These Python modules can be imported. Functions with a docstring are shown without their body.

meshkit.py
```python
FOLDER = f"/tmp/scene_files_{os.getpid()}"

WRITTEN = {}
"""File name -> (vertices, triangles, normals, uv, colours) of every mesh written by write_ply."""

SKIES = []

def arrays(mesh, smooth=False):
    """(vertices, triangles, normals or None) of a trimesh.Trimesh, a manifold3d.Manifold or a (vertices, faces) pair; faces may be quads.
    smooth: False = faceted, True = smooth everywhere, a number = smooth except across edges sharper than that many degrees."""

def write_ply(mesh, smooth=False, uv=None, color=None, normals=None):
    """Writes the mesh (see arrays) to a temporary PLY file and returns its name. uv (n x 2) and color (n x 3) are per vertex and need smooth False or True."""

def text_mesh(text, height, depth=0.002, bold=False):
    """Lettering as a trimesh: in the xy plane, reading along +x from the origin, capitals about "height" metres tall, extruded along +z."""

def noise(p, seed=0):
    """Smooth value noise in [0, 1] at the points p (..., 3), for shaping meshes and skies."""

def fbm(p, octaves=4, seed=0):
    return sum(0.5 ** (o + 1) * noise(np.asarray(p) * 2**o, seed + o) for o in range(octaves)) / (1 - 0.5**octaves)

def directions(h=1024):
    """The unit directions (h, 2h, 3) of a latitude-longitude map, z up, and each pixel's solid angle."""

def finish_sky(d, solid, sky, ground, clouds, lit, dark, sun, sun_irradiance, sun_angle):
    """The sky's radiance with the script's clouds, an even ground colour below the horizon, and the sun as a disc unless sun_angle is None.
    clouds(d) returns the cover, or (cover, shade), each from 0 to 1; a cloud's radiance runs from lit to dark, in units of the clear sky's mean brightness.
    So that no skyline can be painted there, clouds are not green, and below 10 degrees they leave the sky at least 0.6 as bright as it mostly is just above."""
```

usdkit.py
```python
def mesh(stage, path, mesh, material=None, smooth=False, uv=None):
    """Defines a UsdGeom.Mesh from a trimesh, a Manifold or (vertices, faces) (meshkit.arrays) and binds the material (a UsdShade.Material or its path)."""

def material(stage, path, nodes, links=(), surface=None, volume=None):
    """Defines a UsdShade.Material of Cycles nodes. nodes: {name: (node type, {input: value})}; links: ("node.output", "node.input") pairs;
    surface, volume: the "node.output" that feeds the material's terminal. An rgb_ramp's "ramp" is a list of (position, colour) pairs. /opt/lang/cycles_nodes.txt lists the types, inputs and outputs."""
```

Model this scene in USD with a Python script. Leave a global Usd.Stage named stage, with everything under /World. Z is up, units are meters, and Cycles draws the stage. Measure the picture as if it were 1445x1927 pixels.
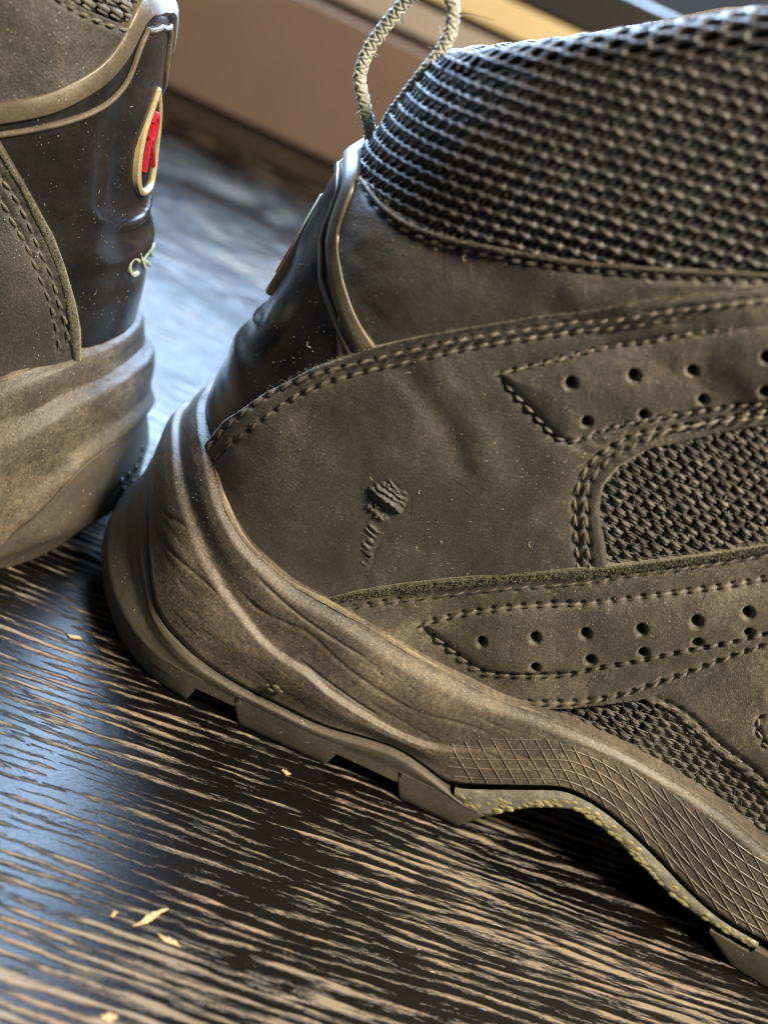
import math, random
import numpy as np, trimesh, shapely, usdkit
from shapely.geometry import Polygon, LineString, MultiPolygon, Point
from scipy.spatial import Delaunay
from scipy.interpolate import PchipInterpolator
from pxr import Usd, UsdGeom, UsdLux, UsdShade, Gf, Sdf, Vt
from meshkit import noise, fbm

rng = np.random.default_rng(7)
stage = Usd.Stage.CreateInMemory()
UsdGeom.SetStageUpAxis(stage, 'Z')
UsdGeom.SetStageMetersPerUnit(stage, 1.0)
UsdGeom.Xform.Define(stage, '/World')
CM = 0.01                                    # everything below is thought out in centimetres

# ------------------------------------------------------------------ camera
EYE = np.array([5.2, -16.7, 15.8]); PITCH = math.radians(30); ROLL = math.radians(25)
FPX = 2000.0                                 # focal length when the picture is 1445 wide
fwd = np.array([0, math.cos(PITCH), -math.sin(PITCH)])
up0 = np.array([0, math.sin(PITCH), math.cos(PITCH)]); r0 = np.array([1.0, 0, 0])
RIGHT = math.cos(ROLL) * r0 + math.sin(ROLL) * up0
UP = -math.sin(ROLL) * r0 + math.cos(ROLL) * up0
cam = UsdGeom.Camera.Define(stage, '/World/camera')
cam.CreateHorizontalApertureAttr(36.0); cam.CreateVerticalApertureAttr(48.0)
cam.CreateFocalLengthAttr(36.0 * FPX / 1445)
cam.CreateFStopAttr(12.5); cam.CreateFocusDistanceAttr(0.206)
cam.CreateClippingRangeAttr(Gf.Vec2f(0.005, 50.0))
cam.CreateExposureAttr(0.0)
m = Gf.Matrix4d(*RIGHT, 0, *UP, 0, *(-fwd), 0, *(EYE * CM), 1)
UsdGeom.Xformable(cam).AddTransformOp().Set(m)

# ------------------------------------------------------------------ lamps (indoors: a window behind, a warm lamp side in front)
def rect(name, pos, target, w, h, color, inten):
    l = UsdLux.RectLight.Define(stage, '/World/' + name)
    p, t = np.array(pos, float), np.array(target, float)
    z = (p - t) / np.linalg.norm(p - t); x = np.cross([0, 0, 1], z); x /= np.linalg.norm(x); y = np.cross(z, x)
    UsdGeom.Xformable(l).AddTransformOp().Set(Gf.Matrix4d(*x, 0, *y, 0, *z, 0, *p, 1))
    l.CreateWidthAttr(w); l.CreateHeightAttr(h); l.CreateColorAttr(Gf.Vec3f(*color)); l.CreateIntensityAttr(inten)
rect('window_light', (-0.50, 0.62, 0.60), (-0.40, 0.0, 0.52), 1.6, 0.92, (0.48, 0.69, 1.0), 30.0)
rect('warm_lamp', (0.34, -0.20, 0.56), (0.08, 0.0, 0.05), 0.11, 0.11, (1.0, 0.86, 0.66), 330.0)
dome = UsdLux.DomeLight.Define(stage, '/World/room_glow'); dome.CreateIntensityAttr(1.0)
dm = usdkit.material(stage, '/World/Looks/room_glow', {'b': ('background_shader', {'color': (0.80, 0.86, 1.0), 'strength': 0.10})}, surface='b.background')
UsdShade.MaterialBindingAPI.Apply(dome.GetPrim()).Bind(dm)

# ------------------------------------------------------------------ pixel rays
def rays(px):
    px = np.atleast_2d(np.asarray(px, float))
    return fwd + (px[:, :1] - 722.5) / FPX * RIGHT + (963.5 - px[:, 1:2]) / FPX * UP
def at_y(px, y):
    d = rays(px); t = (y - EYE[1]) / d[:, 1]
    return EYE + d * t[:, None]
def at_z(px, z=0.0):
    d = rays(px); t = (z - EYE[2]) / d[:, 2]
    return EYE + d * t[:, None]
def depth_of(P): return (P - EYE) @ fwd

# ------------------------------------------------------------------ names, tags, meshes
used = {}
def path_for(parent, name):
    base = parent + '/' + name
    k = used.get(base, 0); used[base] = k + 1
    return base if k == 0 else f'{base}_{k:03d}'
def tag(prim, **kw):
    for k, v in kw.items(): prim.SetCustomDataByKey(k, v)
    return prim
class Thing:
    def __init__(self, name, base, **kw):
        self.path = path_for('/World', name); self.base = np.array(base, float)
        x = UsdGeom.Xform.Define(stage, self.path); x.AddTranslateOp().Set(Gf.Vec3d(*map(float, self.base * CM)))
        self.prim = tag(x.GetPrim(), **kw)
def put(name, mesh, material, parent=None, smooth=40, under=None, attrs=None, **kw):
    if isinstance(mesh, (tuple, list)):
        v, f = np.asarray(mesh[0], float), np.asarray(mesh[1], int)
        if f.shape[1] == 4: f = np.vstack([f[:, [0, 1, 2]], f[:, [0, 2, 3]]])
    else: v, f = np.asarray(mesh.vertices), np.asarray(mesh.faces)
    base = parent.base if parent is not None else np.zeros(3)
    where = under if under else (parent.path if parent is not None else '/World')
    p = path_for(where, name)
    m = usdkit.mesh(stage, p, ((v - base) * CM, f), material, smooth)
    for k, a in (attrs or {}).items():
        UsdGeom.PrimvarsAPI(m).CreatePrimvar(k, Sdf.ValueTypeNames.FloatArray, 'vertex').Set(Vt.FloatArray.FromNumpy(np.asarray(a, np.float32)))
    tag(m.GetPrim(), **kw)
    return p

# ------------------------------------------------------------------ materials
def mat(name, cols, rough=0.7, scale=120, fine=2500, bump=0.3, bdist=0.0003, spec=0.4, speck=0.0, speck_col=(0.5, 0.46, 0.36), sheen=0.0, coat=0.0,
        speck_scale=900, speck_size=0.12, stretch=(1, 1, 1), rvar=0.12, mid=None, patch=0.0):
    """cols: ramp of (pos, colour) over a large noise mixed with a fine one"""
    n = {'tc': ('texture_coordinate', {}), 'mp': ('mapping', {'scale': stretch}),
         'n1': ('noise_texture', {'scale': scale, 'detail': 5, 'roughness': 0.62}), 'n2': ('noise_texture', {'scale': fine, 'detail': 3, 'roughness': 0.7}),
         'mx': ('mix_float', {'fac': 0.48}), 'r': ('rgb_ramp', {'ramp': cols}),
         'v': ('voronoi_texture', {'scale': speck_scale}), 'lt': ('math', {'math_type': 'less_than', 'value2': speck_size}),
         'n3': ('noise_texture', {'scale': scale * 1.7, 'detail': 3}), 'gt': ('math', {'math_type': 'greater_than', 'value2': 0.52}),
         'sm': ('math', {'math_type': 'multiply'}), 'sk': ('math', {'math_type': 'multiply', 'value2': speck}),
         'mc': ('mix_color', {'b': speck_col}), 'rr': ('map_range', {'from_min': 0.3, 'from_max': 0.7, 'to_min': max(rough - rvar, 0.03), 'to_max': min(rough + rvar, 1)}),
         'n4': ('noise_texture', {'scale': mid or scale * 5, 'detail': 4, 'roughness': 0.65}),
         'bm': ('mix_float', {'fac': 0.5}), 'b': ('bump', {'strength': bump, 'distance': bdist}),
         'p': ('principled_bsdf', {'specular_ior_level': spec, 'sheen_weight': sheen, 'sheen_roughness': 0.5, 'sheen_tint': (1, 0.9, 0.75), 'coat_weight': coat, 'coat_roughness': 0.15})}
    l = [('tc.object', 'mp.vector')] + [('mp.vector', k + '.vector') for k in ('n1', 'n2', 'v', 'n3', 'n4')]
    l += [('n1.fac', 'mx.a'), ('n2.fac', 'mx.b'), ('mx.result', 'r.fac'), ('v.distance', 'lt.value1'), ('n3.fac', 'gt.value1'), ('lt.value', 'sm.value1'), ('gt.value', 'sm.value2'),
          ('sm.value', 'sk.value1'), ('sk.value', 'mc.fac'), ('r.color', 'mc.a'), ('mc.result', 'p.base_color'), ('n1.fac', 'rr.value'), ('rr.result', 'p.roughness'),
          ('n2.fac', 'bm.a'), ('n4.fac', 'bm.b'), ('bm.result', 'b.height'), ('b.normal', 'p.normal')]
    if patch:
        n['n5'] = ('noise_texture', {'scale': 26, 'detail': 3, 'roughness': 0.55, 'distortion': 0.4}); n['n6'] = ('noise_texture', {'scale': 1.0, 'detail': 3}); n['mp6'] = ('mapping', {'scale': (1500, 420, 700), 'rotation': (0, 0.5, 0)})
        n['rp'] = ('rgb_ramp', {'ramp': [(0.34, (1 - patch,) * 3), (0.52, (1, 1, 1)), (0.66, (1 + patch * 1.1, 1 + patch * 1.0, 1 + patch * 0.75))]})
        n['r6'] = ('rgb_ramp', {'ramp': [(0.3, (0.72,) * 3), (0.5, (1, 1, 1)), (0.7, (1.3, 1.28, 1.22))]})
        n['m5'] = ('mix_color', {'blend_type': 'multiply', 'fac': 1.0, 'use_clamp': False}); n['m6'] = ('mix_color', {'blend_type': 'multiply', 'fac': 1.0, 'use_clamp': False})
        l = [q for q in l if q != ('r.color', 'mc.a')] + [('tc.object', 'n5.vector'), ('tc.object', 'mp6.vector'), ('mp6.vector', 'n6.vector'), ('n5.fac', 'rp.fac'), ('n6.fac', 'r6.fac'), ('r.color', 'm5.a'), ('rp.color', 'm5.b'), ('m5.result', 'm6.a'), ('r6.color', 'm6.b'), ('m6.result', 'mc.a')]
    return usdkit.material(stage, '/World/Looks/' + name, n, l, surface='p.BSDF')

LEATHER = mat('nubuck_leather', [(0.33, (0.008, 0.007, 0.006)), (0.46, (0.019, 0.0162, 0.0142)), (0.56, (0.048, 0.041, 0.0345)), (0.68, (0.15, 0.127, 0.102))],
              rough=0.56, scale=45, fine=2300, bump=0.9, bdist=0.0004, speck=0.7, speck_scale=1000, speck_size=0.10, sheen=0.35, spec=0.6, patch=0.5)
LEATHER_OLIVE = mat('worn_leather', [(0.33, (0.014, 0.0125, 0.009)), (0.46, (0.042, 0.037, 0.027)), (0.56, (0.088, 0.078, 0.057)), (0.68, (0.19, 0.168, 0.125))],
              rough=0.60, scale=45, fine=2300, bump=0.9, bdist=0.0004, speck=0.7, speck_scale=1000, speck_size=0.10, sheen=0.25, spec=0.5, patch=0.42)
SCUFF = mat('torn_leather', [(0.30, (0.02, 0.017, 0.013)), (0.5, (0.06, 0.05, 0.038)), (0.7, (0.13, 0.11, 0.082))], rough=0.85, scale=150, fine=2600, bump=0.8, bdist=0.0004, sheen=0.3, spec=0.25)
SUEDE = mat('raw_suede_edge', [(0.30, (0.012, 0.012, 0.008)), (0.5, (0.06, 0.058, 0.036)), (0.7, (0.15, 0.145, 0.095))], rough=0.9, scale=200, fine=2600, bump=1.0, bdist=0.0006, sheen=0.4, spec=0.2)
RUBBER = mat('dusty_rubber', [(0.32, (0.032, 0.027, 0.021)), (0.46, (0.070, 0.058, 0.045)), (0.57, (0.11, 0.092, 0.069)), (0.70, (0.20, 0.17, 0.125))],
             rough=0.52, scale=60, fine=2000, bump=0.8, bdist=0.00025, speck=0.6, speck_scale=900, speck_size=0.10, spec=0.5, patch=0.3)
OUTRUB = mat('outsole_rubber', [(0.30, (0.034, 0.029, 0.022)), (0.5, (0.066, 0.056, 0.042)), (0.7, (0.115, 0.098, 0.072))],
             rough=0.6, scale=60, fine=1800, bump=0.3, bdist=0.0002, speck=0.6, speck_scale=700, speck_size=0.11, spec=0.45)
DUSTEDGE = mat('dusty_edge', [(0.3, (0.08, 0.065, 0.043)), (0.5, (0.17, 0.14, 0.095)), (0.7, (0.34, 0.285, 0.195))], rough=0.85, scale=200, fine=2600, bump=0.9, bdist=0.0005, spec=0.3)
PLASTIC = mat('black_plastic', [(0.3, (0.006, 0.006, 0.007)), (0.55, (0.013, 0.012, 0.012)), (0.75, (0.035, 0.030, 0.022))], rough=0.25, scale=90, fine=2000, bump=0.08, bdist=0.0002,
              speck=0.45, speck_scale=1100, speck_size=0.11, spec=0.5, rvar=0.12)
TRIM = mat('worn_plastic_trim', [(0.3, (0.045, 0.037, 0.025)), (0.5, (0.095, 0.078, 0.052)), (0.7, (0.19, 0.155, 0.10))], rough=0.40, scale=120, fine=2600, bump=0.12, bdist=0.0002, speck=0.5, spec=0.6)
KNIT = mat('black_knit', [(0.3, (0.004, 0.004, 0.006)), (0.5, (0.009, 0.009, 0.012)), (0.7, (0.022, 0.021, 0.024))], rough=0.36, scale=300, fine=3500, bump=0.4, bdist=0.0002, spec=0.55, sheen=0.15)
YARN = mat('knit_yarn', [(0.3, (0.022, 0.021, 0.021)), (0.5, (0.085, 0.078, 0.072)), (0.7, (0.27, 0.24, 0.205))], rough=0.5, scale=300, fine=3000, bump=0.5, bdist=0.0002, spec=0.5, sheen=0.3)
BACKING = mat('dark_backing', [(0.3, (0.004, 0.004, 0.005)), (0.7, (0.012, 0.011, 0.011))], rough=0.9, bump=0.2, spec=0.2)
LINING = mat('fuzzy_lining', [(0.3, (0.05, 0.043, 0.038)), (0.5, (0.12, 0.10, 0.088)), (0.7, (0.22, 0.19, 0.165))], rough=0.95, scale=400, fine=3000, bump=1.0, bdist=0.0006, sheen=0.6, spec=0.2)
THREAD = mat('sewing_thread', [(0.3, (0.025, 0.021, 0.016)), (0.5, (0.09, 0.076, 0.058)), (0.7, (0.26, 0.22, 0.165))], rough=0.55, scale=700, fine=4000, bump=0.5, bdist=0.0002, spec=0.5, sheen=0.2)
CORD = mat('khaki_cord', [(0.3, (0.15, 0.15, 0.12)), (0.5, (0.29, 0.29, 0.24)), (0.7, (0.46, 0.46, 0.39))], rough=0.6, scale=500, fine=4000, bump=0.6, bdist=0.0002, spec=0.45, sheen=0.4)
STRIP = mat('speckled_strip', [(0.3, (0.09, 0.086, 0.066)), (0.5, (0.18, 0.172, 0.135)), (0.7, (0.34, 0.325, 0.26))], rough=0.35, scale=300, fine=2000, bump=0.3, bdist=0.0003, spec=0.6)
GRANULE = mat('yellow_granule', [(0.3, (0.14, 0.13, 0.055)), (0.5, (0.26, 0.24, 0.11)), (0.7, (0.36, 0.34, 0.18))], rough=0.45, scale=400, bump=0.2, spec=0.5)
RED = mat('red_enamel', [(0.3, (0.25, 0.006, 0.012)), (0.7, (0.36, 0.012, 0.022))], rough=0.35, scale=200, bump=0.05, spec=0.5)
BADGERIM = mat('tan_metal_rim', [(0.3, (0.20, 0.165, 0.085)), (0.5, (0.30, 0.25, 0.14)), (0.7, (0.40, 0.34, 0.20))], rough=0.38, scale=200, bump=0.1, spec=0.6)
PALEGREEN = mat('pale_green_print', [(0.3, (0.22, 0.26, 0.17)), (0.7, (0.36, 0.41, 0.29))], rough=0.5, scale=200, bump=0.1, spec=0.4)
LINT = mat('pale_lint', [(0.3, (0.28, 0.25, 0.19)), (0.7, (0.52, 0.48, 0.39))], rough=0.9, scale=200, bump=0.1, spec=0.2)
WOODFLAKE = mat('pale_wood_flake', [(0.3, (0.30, 0.21, 0.11)), (0.5, (0.48, 0.36, 0.20)), (0.7, (0.62, 0.50, 0.31))], rough=0.8, scale=300, bump=0.5, bdist=0.0003, spec=0.3)
BROWN = mat('brown_paint', [(0.3, (0.15, 0.098, 0.070)), (0.7, (0.19, 0.125, 0.09))], rough=0.5, scale=12, fine=900, bump=0.1, spec=0.4)
DARKBROWN = mat('dark_plinth', [(0.3, (0.030, 0.020, 0.014)), (0.7, (0.05, 0.033, 0.024))], rough=0.6, scale=20, fine=900, bump=0.1, spec=0.3)
BEIGE = mat('beige_frame', [(0.3, (0.34, 0.28, 0.235)), (0.7, (0.40, 0.34, 0.285))], rough=0.5, scale=10, fine=900, bump=0.1, spec=0.4)
CREAM = mat('cream_ledge', [(0.3, (0.66, 0.50, 0.26)), (0.7, (0.74, 0.57, 0.31))], rough=0.5, scale=10, fine=900, bump=0.1, spec=0.4)
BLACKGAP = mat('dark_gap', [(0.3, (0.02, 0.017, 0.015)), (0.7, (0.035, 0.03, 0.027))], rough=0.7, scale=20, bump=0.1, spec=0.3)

def floor_material():
    n = {'tc': ('texture_coordinate', {}), 'rot': ('mapping', {'rotation': (0, 0, -0.14)}), 'at': ('attribute', {'attribute': 'wear'}),
         'mp': ('mapping', {'scale': (150, 1500, 60)}), 'n': ('noise_texture', {'scale': 1.0, 'detail': 4, 'roughness': 0.7}),
         'mg': ('mapping', {'scale': (800, 2600, 800)}), 'ng': ('noise_texture', {'scale': 1.0, 'detail': 3, 'roughness': 0.75}),
         'mp2': ('mapping', {'scale': (20, 60, 20)}), 'nb': ('noise_texture', {'scale': 1.0, 'detail': 4}),
         'a1': ('math', {'math_type': 'multiply_add', 'value2': 3.2, 'value3': -1.6}), 'a2': ('math', {'math_type': 'multiply_add', 'value2': 2.0, 'value3': -1.0}),
         's1': ('math', {'math_type': 'add'}), 'sum': ('math', {'math_type': 'add', 'use_clamp': True}),
         'r': ('rgb_ramp', {'ramp': [(0.0, (0.0026, 0.0019, 0.0016)), (0.30, (0.006, 0.0044, 0.0037)), (0.55, (0.040, 0.031, 0.023)), (0.80, (0.11, 0.088, 0.062)), (1.0, (0.21, 0.17, 0.118))]}),
         'rb': ('rgb_ramp', {'ramp': [(0.35, (0.72, 0.70, 0.68)), (0.55, (1, 1, 1)), (0.72, (1.2, 0.92, 0.85))]}), 'ml': ('mix_color', {'blend_type': 'multiply', 'fac': 1.0, 'use_clamp': False}),
         'rr': ('map_range', {'from_min': 0.0, 'from_max': 1.0, 'to_min': 0.24, 'to_max': 0.60}), 'hm': ('math', {'math_type': 'multiply_add', 'value2': 0.5}),
         'b': ('bump', {'strength': 0.45, 'distance': 0.0003}), 'p': ('principled_bsdf', {'specular_ior_level': 0.5})}
    l = [('tc.object', 'rot.vector'), ('rot.vector', 'mp.vector'), ('mp.vector', 'n.vector'), ('rot.vector', 'mg.vector'), ('mg.vector', 'ng.vector'), ('tc.object', 'mp2.vector'), ('mp2.vector', 'nb.vector'),
         ('n.fac', 'a1.value1'), ('ng.fac', 'a2.value1'), ('a1.value', 's1.value1'), ('a2.value', 's1.value2'), ('at.fac', 'sum.value1'), ('s1.value', 'sum.value2'),
         ('sum.value', 'r.fac'), ('nb.fac', 'rb.fac'), ('r.color', 'ml.a'), ('rb.color', 'ml.b'), ('ml.result', 'p.base_color'), ('sum.value', 'rr.value'), ('rr.result', 'p.roughness'),
         ('ng.fac', 'hm.value1'), ('sum.value', 'hm.value3'), ('hm.value', 'b.height'), ('b.normal', 'p.normal')]
    return usdkit.material(stage, '/World/Looks/dark_wood_floor', n, l, surface='p.BSDF')
WOOD = floor_material()

# ------------------------------------------------------------------ floor of dark planks with raised grain
def grain(x, y, seed, tilt):
    w = 0.30 * (fbm(np.stack([x / 10, y / 6, 0 * x + seed], -1), 2, 3) - 0.5) - tilt * x
    yy = y + w
    a = fbm(np.stack([x / 1.0, yy / 0.082, 0 * x + seed * 3.1], -1), 2, 11)
    b = fbm(np.stack([x / 0.38, yy / 0.042, 0 * x + seed * 5.7], -1), 2, 23)
    band = 0.5 + 0.5 * np.sin(2 * np.pi * (yy / 0.225 + 1.8 * fbm(np.stack([x / 3.5, yy / 0.7, 0 * x + seed], -1), 2, 51)))
    big = fbm(np.stack([x / 5, y / 2.0, 0 * x + seed], -1), 2, 41)
    r = 0.40 * a + 0.28 * b + 0.20 * band + 0.22 * (big - 0.5)
    return (r - 0.445) / 0.16
floor = Thing('floor', (0, 0, 0), kind='structure')
def plank(x0, x1, y0, y1, dx, dy, amp, seed, tilt=0.05):
    xs = np.arange(x0, x1 + dx * 0.5, dx); ys = np.linspace(y0 + 0.03, y1 - 0.03, max(int((y1 - y0) / dy), 2) + 1)
    X, Y = np.meshgrid(xs, ys); raw = grain(X, Y, seed, tilt); h = np.clip(raw, 0, 1); h = h * h * (3 - 2 * h)
    e = np.minimum(Y - ys[0], ys[-1] - Y); bev = np.clip(1 - e / 0.08, 0, 1) ** 2 * 0.06
    Z = (h - 1) * amp - bev - (1 - np.clip((x1 - np.abs(X)) / 1, 0, 1)) * 0
    V = np.stack([X, Y, Z], -1).reshape(-1, 3); ny, nx = X.shape
    i = np.arange(ny * nx).reshape(ny, nx)
    F = np.stack([i[:-1, :-1], i[:-1, 1:], i[1:, 1:], i[1:, :-1]], -1).reshape(-1, 4)
    # sides down
    k = len(V); low = []; Fs = []
    for row in (i[0], i[-1]):
        b = V[row].copy(); b[:, 2] = -0.8; st = k + sum(len(q) for q in low); low.append(b)
        j = np.arange(st, st + len(row)); q = np.stack([row[:-1], j[:-1], j[1:], row[1:]], -1)
        Fs.append(q if row is i[0] else q[:, ::-1])
    V = np.vstack([V] + low); F = np.vstack([F] + Fs)
    wear = np.concatenate([raw.ravel(), np.zeros(len(V) - k) - 2])
    put('plank', (V, F), WOOD, floor, smooth=True, attrs={'wear': wear})
plank(-60, 60, -54.5, -35.5, 2.0, 0.8, 0.05, 5.0)
plank(-60, 60, -35.5, -13.0, 1.0, 0.3, 0.05, 4.0)
for xa, xb_ in ((-60, -12), (26, 60)): plank(xa, xb_, -13.0, 2.9, 0.5, 0.12, 0.045, 1.0, 0.14)
plank(-12, 26, -13.0, 2.9, 0.09, 0.016, 0.016, 1.0, 0.14)
plank(-40, 40, 2.9, 22.1, 0.30, 0.06, 0.035, 2.0)
plank(-60, 60, 22.1, 41.3, 1.0, 0.15, 0.03, 3.0)
put('subfloor', trimesh.creation.box((130, 110, 0.5), trimesh.transformations.translation_matrix((0, -6, -1.0))), BLACKGAP, floor, smooth=False)

# ------------------------------------------------------------------ what stands behind: a low sill in bands
def box(x0, x1, y0, y1, z0, z1, r=0.12):
    b = trimesh.creation.box((x1 - x0, y1 - y0, z1 - z0)); b.apply_translation(((x0 + x1) / 2, (y0 + y1) / 2, (z0 + z1) / 2))
    import manifold3d as m3
    pts = []
    for sx in (x0 + r, x1 - r):
        for sy in (y0 + r, y1 - r):
            for sz in (z0 + r, z1 - r):
                s = trimesh.creation.icosphere(1, r); pts.append(s.vertices + (sx, sy, sz))
    return trimesh.convex.convex_hull(np.vstack(pts))
sill = Thing('door_sill', (5, 39, 0), label='low brown door sill with beige and cream rails across the back of the floor', category='door sill')
put('plinth', box(-60, 60, 38.6, 44, 0.02, 1.9), DARKBROWN, sill)
put('front_board', box(-60, 60, 38.0, 42.5, 1.7, 8.2), BROWN, sill)
put('beige_rail', box(-60, 60, 40.0, 44, 8.55, 9.9), BEIGE, sill)
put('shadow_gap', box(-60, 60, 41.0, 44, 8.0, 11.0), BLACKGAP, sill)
put('cream_rail', box(-60, 60, 40.2, 44, 10.35, 11.75), CREAM, sill)
put('dark_rail', box(-60, 60, 40.6, 45, 11.9, 14.0), BLACKGAP, sill)

# ------------------------------------------------------------------ bodies
def table(zs, vs, lo=-3, hi=22, n=1200):
    p = PchipInterpolator(zs, vs); g = np.linspace(lo, hi, n); y = p(np.clip(g, zs[0], zs[-1]))
    return lambda z: np.interp(z, g, y)
KS = 3.6
class Body:
    def __init__(self, xb, W, xf, Rb, Rf, A, yc=4.0, X0=0.0, sg=1.0, dy=0.0, zs=1.0):
        self.xb, self.W0, self.xf, self.Rb, self.Rf, self.A, self.yc = table(*xb), table(*W), table(*xf), Rb, Rf, A, yc
        self.X0, self.sg, self.dy, self.zs = X0, sg, dy, zs
    def W(self, x, z):
        t = np.clip((x - 12) / 9, 0, 1); return self.W0(z) + self.A * t * t * (3 - 2 * t)
    def loc(self, P): return np.stack([(P[..., 0] - self.X0) * self.sg, P[..., 1] - self.dy, P[..., 2] / self.zs], -1)
    def wld(self, L): return np.stack([L[..., 0] * self.sg + self.X0, L[..., 1] + self.dy, L[..., 2] * self.zs], -1)
    def g(self, L):
        x, y, z = L[..., 0], L[..., 1], L[..., 2]
        a = np.maximum(1 - (x - self.xb(z)) / self.Rb, 0); b = np.maximum(1 - (self.xf(z) - x) / self.Rf, 0)
        w = np.abs(y - self.yc) / self.W(x, z)
        return np.sqrt(a * a + b * b + w * w) - 1
    def hit(self, px, t0=12.0, t1=34.0):
        d = rays(px); ts = np.linspace(t0, t1, 90); n = len(d)
        P = EYE + d[:, None, :] * ts[None, :, None]; G = self.g(self.loc(P))
        neg = G < 0; first = np.argmax(neg, 1); ok = neg.any(1)
        lo = ts[np.maximum(first - 1, 0)].copy(); hi = ts[first].copy()
        am = np.argmin(G, 1)
        for _ in range(22):
            md = (lo + hi) / 2; gm = self.g(self.loc(EYE + d * md[:, None])); ins = gm < 0
            hi = np.where(ins, md, hi); lo = np.where(ins, lo, md)
        t = np.where(ok, (lo + hi) / 2, ts[am])
        return EYE + d * t[:, None]
    def normal(self, P):
        e = 0.02; L = self.loc(P); out = []
        for k in range(3):
            q = np.zeros(3); q[k] = e
            out.append(self.g(L + q) - self.g(L - q))
        N = np.stack(out, -1) * np.array([self.sg, 1, 1 / self.zs])
        return N / np.maximum(np.linalg.norm(N, axis=-1, keepdims=True), 1e-9)
    def sz(self, P):
        L = self.loc(P); x, y, z = L[..., 0], L[..., 1], L[..., 2]
        xb = self.xb(z); a = 1 - (x - xb) / self.Rb
        th = np.arctan2(np.maximum(a, 0), np.maximum(np.abs(y - self.yc) / self.W(x, z), 1e-6))
        s = np.where(a > 0, -th * KS, x - xb - self.Rb)
        return s, z
    def pt(self, s, z, side=1.0):
        s, z = np.broadcast_arrays(np.asarray(s, float), np.asarray(z, float))
        xb = self.xb(z); th = np.clip(-s / KS, 0, math.pi / 2)
        xfr = self.xf(z) - self.Rf
        x = np.where(s < 0, xb + self.Rb * (1 - np.sin(th)), xb + self.Rb + s)
        ph = np.clip((x - xfr) / self.Rf, 0, math.pi / 2)
        cs = np.cos(th) * np.cos(ph); x = np.where(x > xfr, xfr + self.Rf * np.sin(ph), x)
        y = self.yc - side * self.W(x, z) * cs
        return self.wld(np.stack([x, y, z], -1))
SB = -KS * math.pi / 2            # s at the middle of the heel back

UP_XB = ([0, 3, 4.7, 6, 7, 7.6, 9.4, 10.5, 11.0, 12.2, 13.6, 16], [0.8, 0.75, 0.75, 0.82, 1.12, 1.23, 1.53, 1.68, 1.95, 2.35, 2.9, 4.2])
UP_W = ([0, 4, 7, 9.5, 10.5, 11.3, 12.5, 14, 16], [3.2, 3.2, 3.15, 3.05, 3.02, 3.2, 3.38, 3.35, 3.2])
UP_XF = ([0, 3.5, 6, 9, 12, 16], [27.6, 27.2, 24, 18.5, 15.5, 15.0])
SO_XB = ([0, 0.8, 1.0, 1.8, 2.7, 3.7, 4.4, 4.8, 5.3], [-0.15, -0.38, -0.44, -0.36, -0.18, 0.05, 0.35, 0.58, 0.8])
SO_W = ([0, 0.8, 1.8, 2.8, 3.6, 4.6, 5.3], [4.0, 4.02, 3.98, 3.82, 3.66, 3.50, 3.4])
SO_XF = ([0, 1, 3, 5], [28.8, 29.4, 29.3, 28.8])

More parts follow.
